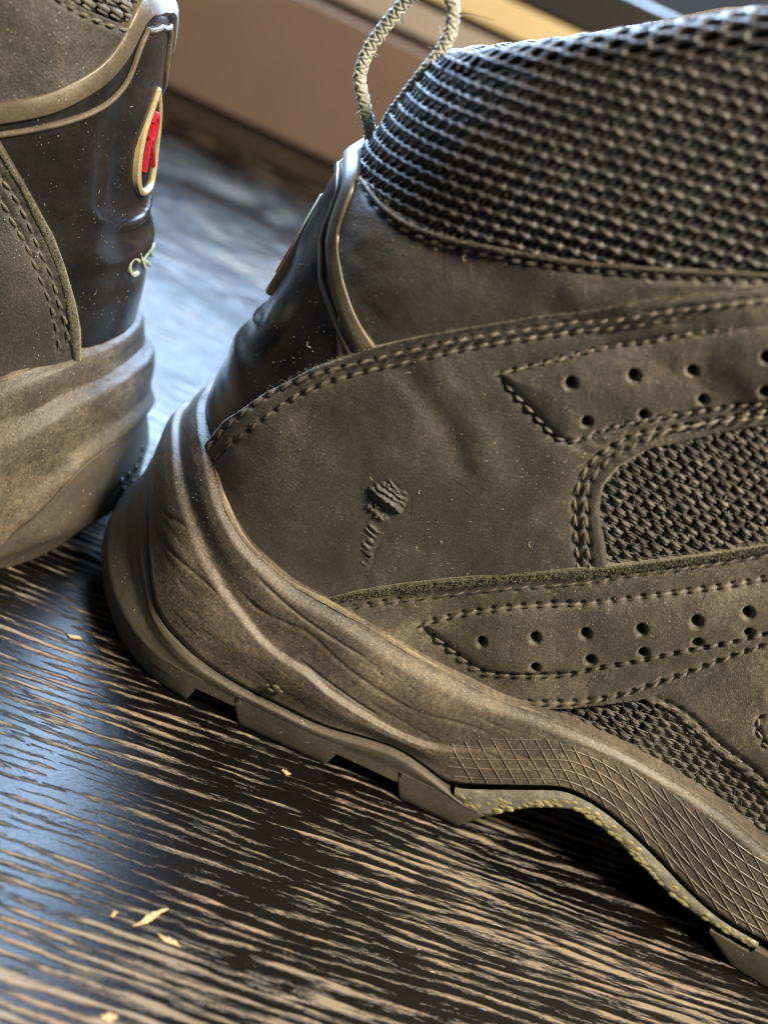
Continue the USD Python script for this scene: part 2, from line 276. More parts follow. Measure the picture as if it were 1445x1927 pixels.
# ------------------------------------------------------------------ mesh helpers
def tube(P, r, sides=8, caps=True, N=None, prof=None):
    """sweep of a circle, or of prof (offsets along normal, binormal) when N is given"""
    P = np.asarray(P, float); n = len(P)
    T = np.gradient(P, axis=0); T /= np.maximum(np.linalg.norm(T, axis=1, keepdims=True), 1e-9)
    if N is None:
        N = np.zeros_like(P); a = np.cross(T[0], [0.3, 0.5, 0.8]); N[0] = a / np.linalg.norm(a)
        for i in range(1, n):
            a = N[i - 1] - T[i] * (N[i - 1] @ T[i]); N[i] = a / np.linalg.norm(a)
    N = N - T * (N * T).sum(1, keepdims=True); N /= np.maximum(np.linalg.norm(N, axis=1, keepdims=True), 1e-9)
    B = np.cross(T, N)
    if prof is None:
        a = np.arange(sides) * 2 * math.pi / sides; prof = np.stack([np.cos(a), np.sin(a)], 1)
    prof = np.asarray(prof, float); k = len(prof)
    r = np.broadcast_to(r, (n,))
    V = P[:, None, :] + r[:, None, None] * (prof[None, :, :1] * N[:, None, :] + prof[None, :, 1:] * B[:, None, :])
    V = V.reshape(-1, 3); i = np.arange(n)[:-1, None] * k; j = np.arange(k)[None]; j2 = (j + 1) % k
    F = np.stack([i + j, i + j2, i + k + j2, i + k + j], -1).reshape(-1, 4)
    F = np.vstack([F[:, [0, 1, 2]], F[:, [0, 2, 3]]])
    if caps:
        c0, c1 = len(V), len(V) + 1
        V = np.vstack([V, P[:1], P[-1:]]); jj = np.arange(k); j2 = (jj + 1) % k; e = (n - 1) * k
        F = np.vstack([F, np.stack([0 * jj + c0, j2, jj], -1), np.stack([0 * jj + c1, e + jj, e + j2], -1)])
    return V, F
def join(parts):
    V, F, n = [], [], 0
    for v, f in parts:
        f = np.asarray(f)
        if f.shape[1] == 4: f = np.vstack([f[:, [0, 1, 2]], f[:, [0, 2, 3]]])
        V.append(v); F.append(f + n); n += len(v)
    return np.vstack(V), np.vstack(F)
def fix(VF, flip):
    return (VF[0], np.asarray(VF[1])[:, ::-1]) if flip else VF
def resample(pts, step):
    pts = np.asarray(pts, float); d = np.r_[0, np.cumsum(np.linalg.norm(np.diff(pts, axis=0), axis=1))]
    n = max(int(d[-1] / step), 2); q = np.linspace(0, d[-1], n + 1)
    if len(pts) > 2:
        return np.stack([PchipInterpolator(d, pts[:, k])(q) for k in range(pts.shape[1])], 1)
    return np.stack([np.interp(q, d, pts[:, k]) for k in range(pts.shape[1])], 1)
def smooth_line(pts, step=6):
    q = resample(pts, step); k = np.array([1, 2, 3, 2, 1]) / 9.0
    if len(q) > 8:
        p = np.pad(q, ((2, 2), (0, 0)), mode='edge'); s = np.stack([np.convolve(p[:, j], k, 'valid') for j in range(q.shape[1])], 1)
        s[0], s[-1] = q[0], q[-1]; q = s
    return q
def dist_to(px, lines):
    pts = shapely.points(px)
    g = shapely.union_all([LineString(l) for l in lines])
    shapely.prepare(g)
    return shapely.distance(pts, g)
def edge_winding(V, F, toward):
    """orient the sheet's faces so that they look along 'toward' on average"""
    n = np.cross(V[F[:, 1]] - V[F[:, 0]], V[F[:, 2]] - V[F[:, 0]])
    return F if (n * toward[F[:, 0]]).sum() > 0 else F[:, ::-1]
def sheet(body, poly, off, thick, edge=0.09, res=4.0, relief=None, holes=(), round_px=4, depth=0.25):
    g = Polygon(poly).buffer(0)
    if round_px: g = g.buffer(-round_px).buffer(2 * round_px).buffer(-round_px)
    for h in holes: g = g.difference(h)
    if isinstance(g, MultiPolygon): g = max(g.geoms, key=lambda q: q.area)
    bpts = []
    for ring in [g.exterior, *g.interiors]:
        st = res if ring is g.exterior else 2.2
        n = max(int(ring.length / st), 8); bpts.append(np.array([ring.interpolate(i / n, normalized=True).coords[0] for i in range(n)]))
    b = np.vstack(bpts); x0, y0, x1, y1 = g.bounds
    xs, ys = np.meshgrid(np.arange(x0, x1, res), np.arange(y0, y1, res * 0.866)); xs = xs + (np.arange(len(xs)) % 2)[:, None] * res / 2
    q = np.stack([xs.ravel(), ys.ravel()], 1); q += rng.uniform(-0.12, 0.12, q.shape) * res
    inner = g.buffer(-res * 0.45); shapely.prepare(inner)
    q = q[shapely.contains_xy(inner, q[:, 0], q[:, 1])]
    px = np.vstack([b, q]); tri = Delaunay(px).simplices
    c = px[tri].mean(1); gg = g.buffer(0.3); shapely.prepare(gg); tri = tri[shapely.contains_xy(gg, c[:, 0], c[:, 1])]
    dpx = shapely.distance(shapely.points(px), g.boundary)
    P = body.hit(px); N = body.normal(P); sc = depth_of(P) / FPX
    d = np.clip(dpx * sc / edge, 0, 1)
    o = off + thick * np.sqrt(np.clip(1 - (1 - d) ** 2, 0, 1))
    if relief is not None: o = o + relief(px) * np.clip(d * 1.5, 0, 1)
    V = P + N * o[:, None]; F = edge_winding(V, tri, N)
    e = np.sort(np.vstack([F[:, [0, 1]], F[:, [1, 2]], F[:, [2, 0]]]), 1); u, cnt = np.unique(e, axis=0, return_counts=True)
    key = {tuple(k) for k in u[cnt == 1]}
    ed = np.array([(a, bb) for f in F for a, bb in ((f[0], f[1]), (f[1], f[2]), (f[2], f[0])) if (min(a, bb), max(a, bb)) in key])
    ids = np.unique(ed); remap = {k: len(V) + i for i, k in enumerate(ids)}
    V = np.vstack([V, P[ids] + N[ids] * (off - depth)])
    a2 = np.array([remap[k] for k in ed[:, 0]]); b2 = np.array([remap[k] for k in ed[:, 1]])
    F = np.vstack([F, np.stack([ed[:, 0], a2, b2], 1), np.stack([ed[:, 0], b2, ed[:, 1]], 1)])
    return V, F
def capsule_along(p0, p1, n, r, sides=6, bow=0.3, rings=5, flat=0.8):
    t = np.linspace(0, 1, rings)[:, None]; P = p0 * (1 - t) + p1 * t + n * (np.sin(np.pi * t) * r * bow)
    rr = r * np.sqrt(np.clip(1 - (2 * t[:, 0] - 1) ** 4, 0.12, 1))
    a = np.arange(sides) * 2 * math.pi / sides; prof = np.stack([np.cos(a) * flat, np.sin(a)], 1)
    return tube(P, rr, N=np.repeat(n[None], rings, 0), prof=prof)
def stitch_spots(line, pitch):
    L = LineString(line); n = int(L.length / pitch); out = []
    for i in range(n):
        a, b = i * pitch + rng.uniform(-1, 1), i * pitch + pitch * 0.70 + rng.uniform(-1, 1)
        pa, pb = np.array(L.interpolate(max(a, 0)).coords[0]), np.array(L.interpolate(b).coords[0])
        out.append((pa, pb))
    return out
def stitches(body, line, off, pitch=30, r=0.027):
    off = off + 0.008
    sp = stitch_spots(line, pitch)
    pa = np.array([a for a, _ in sp]); pb = np.array([b for _, b in sp])
    t = pb - pa; t /= np.maximum(np.linalg.norm(t, axis=1, keepdims=True), 1e-6); nn = np.stack([-t[:, 1], t[:, 0]], 1)
    pa = pa + nn * 1.6; pb = pb - nn * 1.6
    A, B = body.hit(pa), body.hit(pb); NA = body.normal(A)
    out = []
    for a, b, n in zip(A, B, NA):
        k = rng.uniform(0.85, 1.15)
        out.append(capsule_along(a + n * (off + 0.004), b + n * (off - 0.010), n, r * k, bow=0.9))
        out.append(capsule_along(a + n * (off + 0.012) + (b - a) * 0.12, a + n * (off + 0.012) + (b - a) * 0.8 + np.cross(n, b - a) * 0.10, n, r * k * 0.55, sides=5, bow=1.4))
    return join(out)
def dents(px, lines, pitch=30, r=5.0, depth=0.060, groove=0.030, gw=7.0):
    """pits at the stitch ends and a shallow channel along the seam"""
    out = np.zeros(len(px))
    for l in lines:
        d = dist_to(px, [l]); out -= groove * np.exp(-(d / gw) ** 2)
        L = LineString(l); n = int(L.length / pitch)
        pts = np.array([L.interpolate(min(i * pitch + pitch * 0.84, L.length)).coords[0] for i in range(n)])
        near = np.where(d < 14)[0]
        if len(near) and len(pts):
            dd = np.linalg.norm(px[near][:, None] - pts[None], axis=2).min(1)
            out[near] -= depth * np.exp(-(dd / r) ** 2)
    return out
def pillow(px, lines, h=0.055, w=30.0): return -h * np.exp(-dist_to(px, lines) / w)
def mottling(px, amp=0.02, sc=60.0, seed=3):
    return amp * (fbm(np.stack([px[:, 0] / sc, px[:, 1] / sc, 0 * px[:, 0] + seed], -1), 4, seed) - 0.5) * 2
def curve_sz(body, px):
    """traced line -> z as a smooth function of s"""
    s, z = body.sz(body.hit(px)); o = np.argsort(s); s, z = s[o], z[o]
    keep = np.r_[True, np.diff(s) > 0.02]; s, z = s[keep], z[keep]
    gq = np.arange(s[0], s[-1] + 0.03, 0.03); zq = np.interp(gq, s, z); k = np.exp(-(np.arange(-12, 13) / 5.0) ** 2); k /= k.sum()
    if len(zq) > 30: zq = np.convolve(np.r_[2 * zq[0] - zq[12:0:-1], zq, 2 * zq[-1] - zq[-2:-14:-1]], k, 'valid')
    return lambda q: np.interp(q, gq, zq), s, z
def loft(body, S, zb, zt, rows, off, top_in=0.35, bottom_in=None, both=True):
    """surface between the curves zb(s), zt(s) round the heel; off(s, z, h) pushes it outward. S runs from the heel back forwards."""
    sides = [(1, S[::-1])] + ([(-1, S[1:])] if both else [])
    SS = np.concatenate([q for _, q in sides]); SD = np.concatenate([np.full(len(q), k) for k, q in sides])
    h = np.linspace(0, 1, rows)[:, None]; ZB, ZT = zb(SS)[None], zt(SS)[None]
    Z = ZB + (ZT - ZB) * h; s2 = np.broadcast_to(SS[None], Z.shape); sd = np.broadcast_to(SD[None], Z.shape)
    P = body.pt(s2, Z, sd); N = body.normal(P); V = P + N * off(s2, Z, np.broadcast_to(h, Z.shape))[..., None]
    grid = [V[i] for i in range(rows)]
    C = np.array([0, body.yc + body.dy, 0])
    def inward(row, k, dz):
        q = row.copy(); c = np.array([0, body.yc + body.dy]); q[:, 1] = q[:, 1] + (c[1] - q[:, 1]) * k; q[:, 2] += dz
        xm = body.X0 + body.sg * 4; q[:, 0] = np.where(np.abs(q[:, 0] - body.X0) * 1 < 4, q[:, 0] + (xm - q[:, 0]) * k, q[:, 0]); return q
    if top_in: grid.append(inward(grid[-1], top_in, -0.02)); grid.append(inward(grid[-1], 0.1, -0.3))
    if bottom_in is not None: grid.insert(0, inward(grid[0], bottom_in, 0.0))
    V = np.stack(grid); n, k = V.shape[:2]; i = np.arange(n * k).reshape(n, k)
    F = np.stack([i[:-1, :-1], i[:-1, 1:], i[1:, 1:], i[1:, :-1]], -1).reshape(-1, 4)
    V = V.reshape(-1, 3); F = np.vstack([F[:, [0, 1, 2]], F[:, [0, 2, 3]]])
    out = V - np.array([body.X0 + body.sg * 6, body.yc + body.dy, 3]); out[:, 2] = 0
    return V, edge_winding(V, F, out)
def ss(a, b, x):
    t = np.clip((x - a) / (b - a), 0, 1); return t * t * (3 - 2 * t)
def body_mesh(body, z0, z1, ztop=None, nz=36, shrink=0.0):
    """the closed dark inner shape of the upper"""
    S = np.concatenate([np.linspace(SB, 0, 30)[:-1], np.linspace(0, 30, 60)])
    zs = np.linspace(z0, z1, nz); rows = []
    for z in zs:
        zz = np.full(len(S), z)
        if ztop is not None: zz = np.minimum(zz, ztop(S))
        a = body.pt(S, zz, 1); b = body.pt(S[1:-1], zz[1:-1], -1); rows.append(np.vstack([a[::-1], b]))
    V = np.stack(rows); n, k = V.shape[:2]; i = np.arange(n * k).reshape(n, k); j = np.roll(i, -1, 1)
    F = np.stack([i[:-1], j[:-1], j[1:], i[1:]], -1).reshape(-1, 4); V = V.reshape(-1, 3)
    if shrink:
        N = body.normal(V); V = V - N * shrink
    F = np.vstack([F[:, [0, 1, 2]], F[:, [0, 2, 3]]])
    out = V - np.array([body.X0 + body.sg * 10, body.yc, 5]); out[:, 2] = 0
    return V, edge_winding(V, F, out)
# ------------------------------------------------------------------ the boot seen whole: its toe points right, its outer side faces us
up = Body(UP_XB, UP_W, UP_XF, 3.2, 6.5, 1.0)
so = Body(SO_XB, SO_W, SO_XF, 3.5, 7.0, 0.9)
boot = Thing('hiking_boot', (6, 4, 0), label='black leather hiking boot with torn scuff on its heel side, shown side-on with pull loop', category='boot', group='pair of worn hiking boots')
F_END = 18.0
def crest(s):
    th = np.clip(-s / KS, 0, math.pi / 2)
    return np.where(s < 0, 13.3 + 2.55 * (1 - np.sin(th)), np.minimum(15.85 + 0.62 * s, 17.8))

# --- inner body
put('inner_upper', body_mesh(up, 1.2, 17.2, ztop=lambda s: crest(s) - 0.5, shrink=0.16), BACKING, boot)

# --- midsole
grv, gs, gz = curve_sz(so, smooth_line([(284, 868), (276, 918), (273, 980), (275, 1042), (286, 1133), (300, 1167), (331, 1204), (366, 1237), (442, 1288), (511, 1323), (615, 1371), (700, 1394), (741, 1407), (804, 1449), (835, 1473),
                     (862, 1480), (900, 1482), (960, 1483), (1045, 1483), (1090, 1497), (1130, 1520), (1180, 1560), (1240, 1618), (1300, 1680), (1360, 1730), (1420, 1765), (1470, 1792)], 8))
top, _, _ = curve_sz(so, smooth_line([(413, 716), (398, 740), (387, 762), (389, 803), (398, 842), (407, 887), (418, 937), (437, 980), (468, 1027), (505, 1061), (558, 1105), (605, 1130), (680, 1172), (760, 1222), (850, 1272), (950, 1322), (1030, 1350),
                     (1100, 1382), (1180, 1420), (1280, 1478), (1360, 1530), (1445, 1600), (1560, 1700)], 8))
ln2, l2s, _ = curve_sz(so, smooth_line([(345, 775), (339, 800), (346, 887), (374, 989), (418, 1086), (463, 1150), (511, 1209), (581, 1257), (614, 1288), (700, 1346), (769, 1383), (849, 1404), (921, 1404), (1000, 1420)], 8))
ln3, l3s, _ = curve_sz(so, smooth_line([(440, 1095), (486, 1145), (589, 1192), (625, 1230), (704, 1290), (791, 1339), (867, 1358), (942, 1388)], 8))
creases = []
for ln in ([(287, 986), (310, 1018), (340, 1049), (393, 1095), (420, 1120)], [(309, 950), (322, 972), (350, 985), (375, 1000)], [(560, 1238), (640, 1300), (720, 1352)], [(900, 1345), (960, 1372), (1020, 1384)], [(480, 1075), (560, 1150), (640, 1205), (700, 1240)]):
    f_, s_0, _ = curve_sz(so, smooth_line(ln, 5)); creases.append((f_, s_0[0], s_0[-1]))
def mid_off(s, z, h):
    a, b = grv(s), top(s); z2 = np.clip(ln2(s), a + 0.25, b - 0.35)
    t = np.clip((z - a) / (z2 - a), 0, 1); t2 = np.clip((z - z2) / (b - z2), 0, 1)
    lowband = -0.07 * (1 - ss(0, 0.10, t)) + 0.13 * ss(0.10, 0.75, t) - 0.12 * ss(0.88, 1.0, t)
    upband = 0.01 + 0.11 * ss(0.0, 0.62, t2) - 0.15 * ss(0.76, 1.0, t2)
    o = np.where(z < z2, lowband, upband)
    for cf, c0, c1 in creases: o = o - 0.03 * np.exp(-((z - cf(s)) / 0.035) ** 2) * ss(c0, c0 + 0.3, s) * (1 - ss(c1 - 0.3, c1, s))
    fade = 1 - ss(l2s[-1] - 2.2, l2s[-1], s)
    flat = -0.07 * (1 - ss(0, 0.06, h)) + 0.06 * ss(0.0, 0.8, h) - 0.10 * ss(0.86, 1, h)
    o = o * fade + flat * (1 - fade)
    d3 = (z - ln3(s)) / 0.05
    o = o - 0.022 * np.exp(-d3 * d3) * ss(l3s[0], l3s[0] + 0.6, s) * (1 - ss(l3s[-1] - 0.6, l3s[-1], s))
    w = fbm(np.stack([s / 0.55, z / 0.16 + 0.5 * s, 0 * s + 2], -1), 3, 5)
    o = o - 0.010 * np.clip((w - 0.62) / 0.12, 0, 1) * ss(0.05, 0.2, h) * (1 - ss(0.85, 0.95, h))
    return o + 0.006 * (fbm(np.stack([s / 0.9, z / 0.7, 0 * s], -1), 3, 8) - 0.5)
S_all = np.concatenate([np.arange(SB, 12.6, 0.05), np.arange(12.6, 26.5, 0.3)])
put('midsole', loft(so, S_all, grv, top, 110, mid_off, bottom_in=0.55), RUBBER, boot, smooth=60)
# pale dusty glue line where the leather meets the sole
Sg = np.arange(-4.6, 6.5, 0.05); lw = 0.5 + 0.5 * noise(np.stack([Sg / 0.5, 0 * Sg, 0 * Sg], -1), 4)
Pg = so.pt(Sg, top(Sg) - 0.02, 1); Ng = so.normal(Pg); Pg = Pg - Ng * 0.07 + 0.015 * (np.stack([noise(np.stack([Sg / 0.12, 0 * Sg, 0 * Sg + k], -1), 9) for k in range(3)], 1) - 0.5)
put('glue_line', tube(Pg, 0.050 * (0.45 + 1.1 * np.clip((lw - 0.55) / 0.3, 0, 1)) * (1 - 0.6 * ss(2.0, 5.0, Sg)), sides=7), DUSTEDGE, boot)

# --- outsole: band, lugs, front tread
def s_at(px): return float(so.sz(so.hit([px]))[0][0])
sE = s_at((900, 1530))
def band_bot(s): return 0.46 + 0.30 * ss(-2.5, SB, s) + np.where(s > sE - 2.0, 0.18 * ss(sE - 2.0, sE, s), 0)
g2, _, _ = curve_sz(so, smooth_line([(284, 868), (276, 918), (273, 980), (275, 1042), (286, 1133), (300, 1167), (331, 1204), (366, 1237), (442, 1288), (511, 1323), (615, 1371), (700, 1394), (741, 1407), (804, 1449), (835, 1476), (873, 1508), (905, 1536)], 8))
def band_top(s): return np.maximum(g2(s) - 0.03, band_bot(s) + 0.04)
def out_off(s, z, h):
    k = 1 - ss(-2.2, 0.3, s)
    return 0.06 - 0.07 * ss(0.82, 1.0, h) + 0.03 * ss(0.35, 0.75, h) * (1 - k) + k * (0.05 * (1 - ss(0.30, 0.42, h)) - 0.13 * ss(0.34, 0.62, h) + 0.06 * ss(0.78, 0.95, h)) + 0.01 * (fbm(np.stack([s / 0.8, z / 0.5, 0 * s], -1), 3, 12) - 0.5)
S_o = np.concatenate([np.arange(SB, sE, 0.07), [sE]])
ob = put('outsole', loft(so, S_o, band_bot, band_top, 36, out_off, top_in=0.1, bottom_in=0.6), OUTRUB, boot, smooth=50)
def lug(body, thing, s0, s1, zt, zb=lambda s: 0 * s, off=0.075, bevel0=0.10, bevel1=0.12, m=OUTRUB, side=1, deep=1.3, n=24, slant=0.0):
    S = np.linspace(s0, s1, n); rows = []
    zb_ = zb(S) + 0.0; zt_ = zt(S)
    e0 = np.clip(1 - (S - s0) / bevel0, 0, 1); e1 = np.clip(1 - (s1 - S) / bevel1, 0, 1)
    zb_ = zb_ + (zt_ - zb_) * 0.35 * np.maximum(e0, e1) ** 2
    if slant: zb_ = np.maximum(zb_, zb(S) + (zt_ - zb(S)) * 0.93 * np.clip((S - (s1 - slant)) / slant, 0, 1))
    hs = [1.0, 0.75, 0.45, 0.2, 0.06, 0.0]; oo = [off, off, off * 0.95, off * 0.8, off * 0.5, off * 0.1]
    for h, o in zip(hs, oo):
        P = body.pt(S, zb_ + (zt_ - zb_) * h, side); rows.append(P + body.normal(P) * o)
    P = body.pt(S, zb_, side); Nn = body.normal(P); Nn[:, 2] = 0; Pi = P - Nn * deep; rows.append(Pi)
    Pt = Pi.copy(); Pt[:, 2] = zt_ * body.zs; rows.append(Pt)
    V = np.stack(rows); k, nn = V.shape[:2]; i = np.arange(k * nn).reshape(k, nn); j = np.roll(i, -1, 0)
    F = np.stack([i[:, :-1], i[:, 1:], j[:, 1:], j[:, :-1]], -1).reshape(-1, 4); F = np.vstack([F[:, [0, 1, 2]], F[:, [0, 2, 3]]])
    cap = [(i[0, 0], i[q, 0], i[q + 1, 0]) for q in range(1, k - 1)] + [(i[0, -1], i[q + 1, -1], i[q, -1]) for q in range(1, k - 1)]
    F = np.vstack([F, cap]); V = V.reshape(-1, 3)
    msh = trimesh.Trimesh(V, F, process=False); trimesh.repair.fix_normals(msh)
    return put('tread_lug', msh, m, thing, smooth=35)
rock = lambda s: 0.72 * ss(-2.0, SB, s)
lt = lambda s: band_bot(s) + 0.30 * np.clip((g2(s) - band_bot(s)) / 0.5, 0, 1)
lug(so, boot, SB, s_at((384, 1302)), lt, rock, n=70, slant=0.42)
lug(so, boot, SB, -2.5, lt, rock, n=20, side=-1)
lug(so, boot, s_at((441, 1368)), s_at((642, 1458)), lt, n=40, slant=0.40)
lug(so, boot, s_at((744, 1505)), sE + 0.12, lambda s: np.minimum(lt(s), 0.75), n=40, slant=0.5)
for s0, s1 in ((-1.6, 0.2), (1.4, 3.4)): lug(so, boot, s0, s1, lt, side=-1)
# waist strip with yellow granules
sup = [(850, 1480), (900, 1484), (960, 1485), (1045, 1485), (1090, 1499), (1130, 1522), (1180, 1562), (1240, 1620), (1300, 1682), (1360, 1732), (1420, 1767), (1470, 1794)]
slo = [(850, 1492), (880, 1517), (905, 1536), (950, 1528), (1000, 1518), (1075, 1520), (1110, 1540), (1150, 1570), (1200, 1620), (1260, 1680), (1300, 1712), (1345, 1740), (1400, 1772), (1470, 1806)]
su, _, _ = curve_sz(so, smooth_line(sup, 8)); sl, _, _ = curve_sz(so, smooth_line(slo, 8))
sA, sZ = s_at((856, 1488)), s_at((1430, 1772)); Sst = np.arange(sA, sZ, 0.05)
slb = lambda s: np.minimum(sl(s), su(s) - 0.05)
put('waist_strip', loft(so, Sst, slb, su, 9, lambda s, z, h: 0.04 + 0.035 * np.sin(np.pi * h) + 0.012 * (noise(np.stack([s / .12, z / .12, 0 * s], -1), 5) - .5), top_in=0, bottom_in=0.4), STRIP, boot, smooth=70)
parts = []
for k in range(150):
    s = rng.uniform(sA + 0.1, sZ - 0.1); hh = rng.uniform(0.12, 0.62)
    z = float(slb(np.array([s]))[0] * (1 - hh) + su(np.array([s]))[0] * hh); P = so.pt(np.array([s]), np.array([z]), 1); N = so.normal(P)
    e = trimesh.creation.icosphere(1, 1.0); r = rng.uniform(0.06, 0.095); e.vertices *= (r * 1.3, r * 0.5, r * 0.8)
    parts.append((e.vertices + P[0] + N[0] * 0.040, e.faces))
put('granules', join(parts), GRANULE, boot, kind='stuff')
# front tread
ftop = lambda s: np.interp(s, [s_at((1340, 1738)), s_at((1420, 1767)), 12, 22], [0.62, 0.62, 0.75, 0.9])
s_f = s_at((1338, 1742))
lug(so, boot, s_f, s_f + 3.4, ftop, lambda s: 0.42 * np.exp(-((s - s_f) / 0.45) ** 2), bevel0=0.25, n=40)
for k in range(4): lug(so, boot, s_f + 3.7 + 3.0 * k, s_f + 6.3 + 3.0 * k, ftop, n=16)
for k in range(5): lug(so, boot, s_f + 3.0 * k, s_f + 2.6 + 3.0 * k, ftop, n=16, side=-1)
# raised net of fine ridges on the waist of the sole
reg = Polygon([(845, 1440), (850, 1395), (960, 1385), (1040, 1392), (1130, 1415), (1230, 1470), (1330, 1535), (1445, 1625), (1560, 1720), (1560, 1880), (1445, 1775), (1400, 1748), (1300, 1672), (1240, 1610), (1180, 1552), (1130, 1512), (1090, 1489), (1045, 1475), (860, 1472)])
def off_at(P):
    s, z = so.sz(P); a, b = grv(s), top(s); return mid_off(s, z, np.clip((z - a) / (b - a), 0, 1))
ridges = []
for k in range(34):
    x0 = 835 + 27 * k; y0 = 1370 + max(0, (x0 - 1000)) * 0.42; y0 = min(y0, 1700)
    L = LineString([(x0, y0), (x0 + 80, y0 + 150), (x0 + 200, y0 + 360)]).intersection(reg)
    for q in getattr(L, 'geoms', [L]):
        if q.length < 12: continue
        px = resample(np.array(q.coords), 7); P = so.hit(px); N = so.normal(P); ridges.append(tube(P + N * (off_at(P) + 0.002)[:, None], 0.016, N=N, prof=[(1, 0), (0, 1), (-1, 0), (0, -1)]))
for k in range(1, 12):
    ln = np.array(sup[:], float); ln[:, 1] -= 19 * k; ln[:, 0] += 6 * k + 3 * np.sin(ln[:, 0] / 90); ln = np.vstack([ln[:1] - (60, 3), ln, ln[-1:] + (160, 135)])
    L = LineString(smooth_line(ln, 10)).intersection(reg)
    for q in getattr(L, 'geoms', [L]):
        if q.length < 12: continue
        px = resample(np.array(q.coords), 9); P = so.hit(px); N = so.normal(P); ridges.append(tube(P + N * (off_at(P) + 0.002)[:, None], 0.014, N=N, prof=[(1, 0), (0, 1), (-1, 0), (0, -1)]))
put('grip_net', join(ridges), RUBBER, boot, smooth=60)

# --- heel counter of black plastic with raised rims
lip_c = smooth_line([(670, 297), (668, 350), (648, 410), (638, 460), (645, 530), (662, 590), (690, 646), (705, 668)], 6)
def lip_curve(body, px, back_z, s_add=0.0):
    s, z = body.sz(body.hit(px)); o = np.argsort(s); s, z = s[o], z[o]; keep = np.r_[True, np.diff(s) > 0.03]; s, z = s[keep], z[keep]
    s = np.r_[SB, s[s > SB + 0.6]]; z = np.r_[back_z, z[-len(s) + 1:]]
    return s, z
def along(body, s, z, n=110):
    """the rim's line from outer side over the heel back to the inner side"""
    d = np.r_[0, np.cumsum(np.hypot(np.diff(s), np.diff(z)))]; q = np.linspace(0, d[-1], n)
    sq, zq = PchipInterpolator(d, s)(q), PchipInterpolator(d, z)(q)
    P = np.vstack([body.pt(sq[::-1], zq[::-1], 1), body.pt(sq[1:], zq[1:], -1)]); return P, body.normal(P)
ls, lz = lip_curve(up, lip_c, 10.75)
P, N = along(up, ls, lz)
flatprof = [(0.20, -0.15), (0.215, 0.0), (0.20, 0.15), (0.15, 0.19), (-0.05, 0.20), (-0.05, -0.20), (0.15, -0.19)]
put('counter_lip', tube(P, 1.0, N=N, prof=flatprof), TRIM, boot, smooth=45)
rim_c = smooth_line([(646, 311), (646, 355), (630, 409), (613, 466), (613, 520), (633, 591), (663, 658), (680, 690)], 6)
rs, rz = lip_curve(up, rim_c, 10.35)
P, N = along(up, rs, rz); put('counter_rim', tube(P + N * 0.115, 0.05, sides=8), TRIM, boot)
def rib(sd, z, zc=0.0):
    """relief of the heel counter: shield recess with a crisp lower edge, a soft roll under it"""
    a = sd - SB; zl = 7.05 + 0.10 * a * a + zc
    ledge = 0.045 * np.exp(-((z - zl) / 0.045) ** 2) * (1 - ss(1.3, 1.75, a)) - 0.07 * ss(0, 0.25, z - zl) * (1 - ss(1.2, 1.8, a)) * (1 - ss(1.3, 1.9, z - zl))
    roll = 0.07 * np.exp(-((z - (6.45 + zc + 0.05 * a)) / 0.22) ** 2) * (1 - ss(1.5, 3.2, a)) - 0.04 * np.exp(-((z - (5.95 + zc)) / 0.25) ** 2) * (1 - ss(1.8, 3.2, a))
    return ledge + roll
S_c = np.arange(SB, 1.6, 0.05)
put('heel_counter', loft(up, S_c, lambda s: 3.4 + 0 * s, lambda s: np.interp(s, ls, lz), 110, lambda s, z, h: 0.09 + rib(s, z), top_in=0), PLASTIC, boot, smooth=60)

